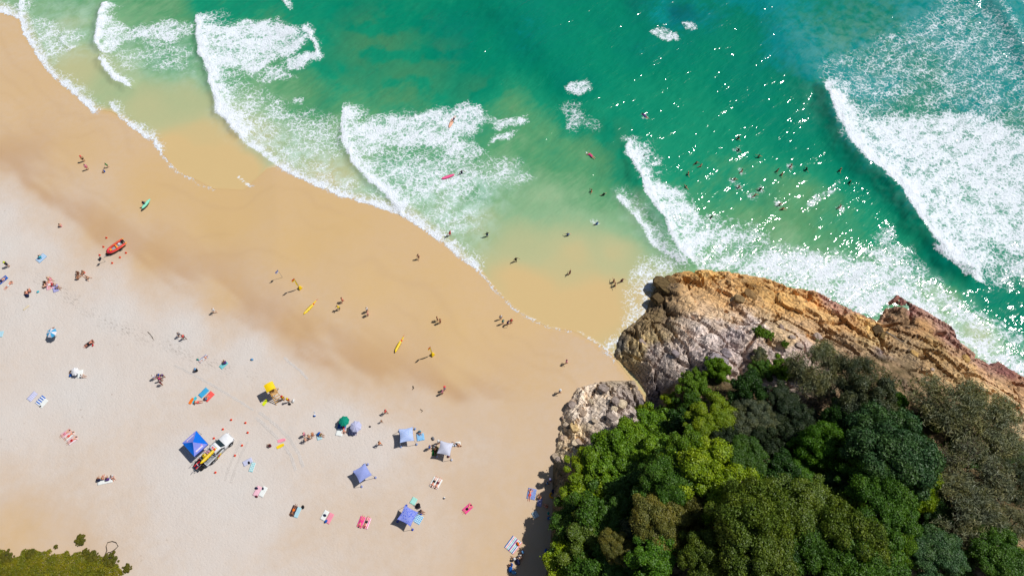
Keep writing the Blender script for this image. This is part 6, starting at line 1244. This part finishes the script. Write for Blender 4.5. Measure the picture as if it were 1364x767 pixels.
# ---------------- inflatable boat on its trailer
def boat():
    q = G(156.5, 331.5); a = -46; ro = empty('inflatable_boat', q + Vector((0, 0, .44)), R(180 + a)); tag(ro, 'red and orange inflatable rescue boat, bow towards the dry sand', 'boat')
    ro.scale = (.8, .8, .8)
    for s in (-1, 1):
        pts = [(s * .70, -1.95, .28), (s * .74, -1.0, .28), (s * .72, .4, .30), (s * .55, 1.35, .38), (s * .2, 1.9, .46), (0, 1.98, .48)]
        m = MB(); m.tube(pts, [.2, .24, .25, .25, .24, .23], 12); sp = m.go('side_tube', M['hull_orange'], ro, True)
        m = MB(); m.tube([(x + s * .20 * (1 if i < 4 else .4), y + (.0 if i < 4 else .18), z + .06) for i, (x, y, z) in enumerate(pts)], .05, 6); m.go('rub_strake', M['hull_red'], sp, True)
        m = MB(); m.tube([(s * .70, -1.95, .28), (s * .70, -2.35, .30)], [.2, .09], 12); m.go('tube_cone', M['hull_red'], sp, True)
        m = MB(); m.tube([(s * .56, -1.6, .54), (s * .58, 0, .58), (s * .46, 1.1, .64)], .02, 5); m.go('grab_line', M['yellow_plastic'], sp, True)
    m = MB(); m.poly([(-.55, -1.8, .12), (.55, -1.8, .12), (.55, .9, .14), (.2, 1.6, .3), (-.2, 1.6, .3), (-.55, .9, .14), (0, -1.8, -.1), (0, 1.2, .0)], [(0, 1, 2, 3, 4, 5), (0, 6, 1), (1, 6, 7, 2), (2, 7, 3), (3, 7, 4), (4, 7, 5), (5, 7, 6, 0)]); m.go('floor', M['grey_deck'], ro)
    m = MB(); m.box((0, -1.72, .36), (1.1, .08, .5)); m.go('transom', M['black_plastic'], ro)
    m = MB(); m.box((0, -1.95, .72), (.34, .42, .46), 0, .08); mo = m.go('outboard_motor', M['black_plastic'], ro); m = MB(); m.box((0, -2.0, .2), (.12, .2, .7)); m.go('leg', M['black_plastic'], mo)
    m = MB(); m.cap((-.35, -.2, .34), (.35, -.2, .34), .2, .2); m.go('thwart', M['hull_red'], ro, True); m = MB(); m.box((.1, -.95, .32), (.5, .4, .3), 0, .08); m.go('fuel_bladder', M['paint_white'], ro); m = MB(); m.box((0, 1.1, .52), (.6, .5, .16), 0, .06); m.go('bow_dodger', M['hull_red'], ro)
    rr = empty('boat_trailer', q, R(180 + a)); rr.scale = (.8, .8, .8); tag(rr, 'dark wheeled trailer carrying the red inflatable boat', 'trailer')
    m = MB(); m.tube([(-.5, -1.2, .42), (-.5, .8, .42), (0, 2.2, .40), (.5, .8, .42), (.5, -1.2, .42)], .04); m.tube([(-.75, -.5, .4), (.75, -.5, .4)], .04); m.go('frame', M['steel'], rr); m = MB(); m.tube([(0, 2.1, .40), (0, 3.2, .30)], .04); m.go('drawbar', M['steel'], rr)
    m = MB(); m.poly([(-.55, 1.4, .46), (.55, 1.4, .46), (.2, 2.5, .5), (-.2, 2.5, .5)], [(0, 1, 2, 3)]); m.go('bow_rest', M['black_plastic'], rr)
    for s in (-1, 1): m = MB(); m.cyl((s * .9, -.5, .3), .3, .22, 'X', 16); w = m.go('wheel', M['rubber'], rr, True); m = MB(); m.cyl((s * 1.02, -.5, .3), .13, .02, 'X', 10); m.go('rim', M['steel'], w)
boat()
# ---------------- patrol flags
def flag(u, v, h, label, base=True, cols=((220, 40, 50), (240, 205, 20)), sleeve=(236, 206, 40), lean=(0, 0)):
    q = G(u, v); ro = empty('patrol_flag', q, R(62)); tag(ro, label, 'flag', 'patrol flags on the sand')
    tx, ty = lean
    m = MB(); m.tube([(0, 0, -.2), (tx, ty, h)], [.03, .02], 6); m.go('pole', M['steel'], ro)
    if base:
        m = MB(); n = 4; m.loft([[(.42 * math.cos(a), .42 * math.sin(a), 0) for a in [k * math.pi / 2 + .5 for k in range(4)]], [(.40 * math.cos(a), .40 * math.sin(a), .3) for a in [k * math.pi / 2 + .5 for k in range(4)]], [(.08 * math.cos(a), .08 * math.sin(a), .8) for a in [k * math.pi / 2 + .5 for k in range(4)]]]); m.go('base', M['yellow_plastic'], ro)
    f0 = .28; z0, z1 = h * f0, h * .78
    rows = [[(tx * z / h + .0, ty * z / h, z), (tx * z / h - .16, ty * z / h + .03 * math.sin(z * 3), z), (tx * z / h - .30 * (1 - .4 * abs(2 * (z - z0) / (z1 - z0) - 1)), ty * z / h, z)] for z in np.linspace(z0, z1, 7)]
    if sleeve: m = MB(); m.loft(rows, False, False); m.go('sleeve', M['fabric'], ro, True, lin(*sleeve, .85))
    for i, c in enumerate(cols):
        za, zb = h - .36 * (i + 1), h - .36 * i
        m = MB(); m.loft([[(tx * z / h - .64 * t, ty * z / h + .06 * math.sin(t * 5 + z), z) for t in (0, .25, .5, .75, 1)] for z in (za, (za + zb) / 2, zb)], False, False); m.go('flag_half', M['fabric'], ro, True, lin(*c, .85))
flag(400, 384, 4.1, 'tall red and yellow patrol flag on a yellow base, left of two'); flag(576.3, 472.5, 4.1, 'tall red and yellow patrol flag on a yellow base, right of two'); flag(376.3, 369.5, 3.0, 'smaller blue and white flag without base, left of the tall flags', False, ((90, 110, 200), (226, 226, 236)), None)
flag(140.5, 348.5, 1.9, 'small dark pennant on a pole beside the red boat', False, ((60, 60, 70), (40, 44, 60)), None); 
# ---------------- lookout chair
def lookout():
    q = G(368.5, 526); ro = empty('lookout_chair', q, R(-148)); tag(ro, 'tall timber lookout chair with a yellow roof', 'lookout chair')
    for sx in (-1, 1):
        for sy in (-1, 1): m = MB(); m.tube([(sx * .7, (1.5 if sy > 0 else -.75), 0), (sx * .5, sy * .42, 1.75), (sx * .46, sy * .42 - .3, 3.05)], .045, 6); m.go('post', M['timber'], ro)
    for k in range(6): m = MB(); m.box((-.5 + .2 * k, 0, 1.75), (.17, 1.15, .04)); m.go('plank', M['timber'], ro)
    for z in (.45, .85, 1.25): m = MB(); m.box((0, 1.5 - z * .62, z), (1.2, .12, .05)); m.go('step', M['timber'], ro)
    m = MB(); m.box((0, -.15, 2.15), (.8, .5, .05)); m.go('seat', M['timber'], ro); m = MB(); m.box((0, -.42, 2.45), (.8, .05, .5)); m.go('backrest', M['timber'], ro)
    for s in (-1, 1): m = MB(); m.tube([(s * .75, -.9, .1), (s * .5, .42, 1.7)], .03); m.go('brace', M['timber'], ro)
    m = MB(); rows = []
    for i in range(5): x = -0.72 + .36 * i; rows.append([(x, y, 3.05 + .16 * (1 - (x / .72) ** 2)) for y in (-1.15, -.7, -.2, .2)])
    m.loft(rows, False, False); m.go('roof', M['yellow_plastic'], ro, True)
    for s in (-1, 1): m = MB(); m.box((s * .72, -.47, 2.95), (.03, 1.35, .22)); m.go('roof_edge', M['yellow_plastic'], ro)
lookout()
# ---------------- folding chairs, sticks, weed
def chair(u, v, ang, col, label):
    ro = empty('folding_chair', G(u, v), R(ang)); tag(ro, label, 'chair', 'folding beach chairs')
    m = MB(); m.box((0, 0, .28), (.5, .5, .03)); m.go('seat', M['cloth'], ro, False, lin(*CL[col], .8)); m = MB(); m.poly([(-.25, -.25, .28), (.25, -.25, .28), (.25, -.45, .85), (-.25, -.45, .85)], [(0, 1, 2, 3)]); m.go('backrest', M['cloth'], ro, False, lin(*CL[col], .8))
    for sx in (-1, 1):
        for sy in (-1, 1): m = MB(); m.tube([(sx * .25, sy * .22, .28), (sx * .25, -sy * .24, 0)], .015, 5); m.go('leg', M['steel'], ro)
chair(558, 675, 200, 'charcoal', 'dark folding chair at the right of the patterned blue shade'); chair(596, 603, 190, 'navy', 'navy folding chair under the white peaked shade'); chair(741, 648, 120, 'white', 'white folding chair in the cliff shade'); chair(537, 586, 30, 'navy', 'navy folding chair under the blue and white shade'); chair(484, 625, 120, 'blue', 'blue folding chair under the pale lilac shade')
def stick(pts, label, r=.05):
    m = MB(); m.tube([tuple(G(a, b) + Vector((0, 0, .05))) for a, b in pts], [r] * (len(pts) - 1) + [r * .4], 6); o = m.go('driftwood_stick', M['bark'], None, True); tag(o, label, 'driftwood')
stick([(197, 442), (200, 445), (203, 449), (205, 453)], 'thin dark driftwood stick on the wrack line'); stick([(550, 514), (551, 517), (549, 519)], 'clump of brown weed and twigs right of the propped rescue board', .09); stick([(560, 545), (563, 547), (561, 549)], 'small brown weed clump above the white peaked shade', .07)
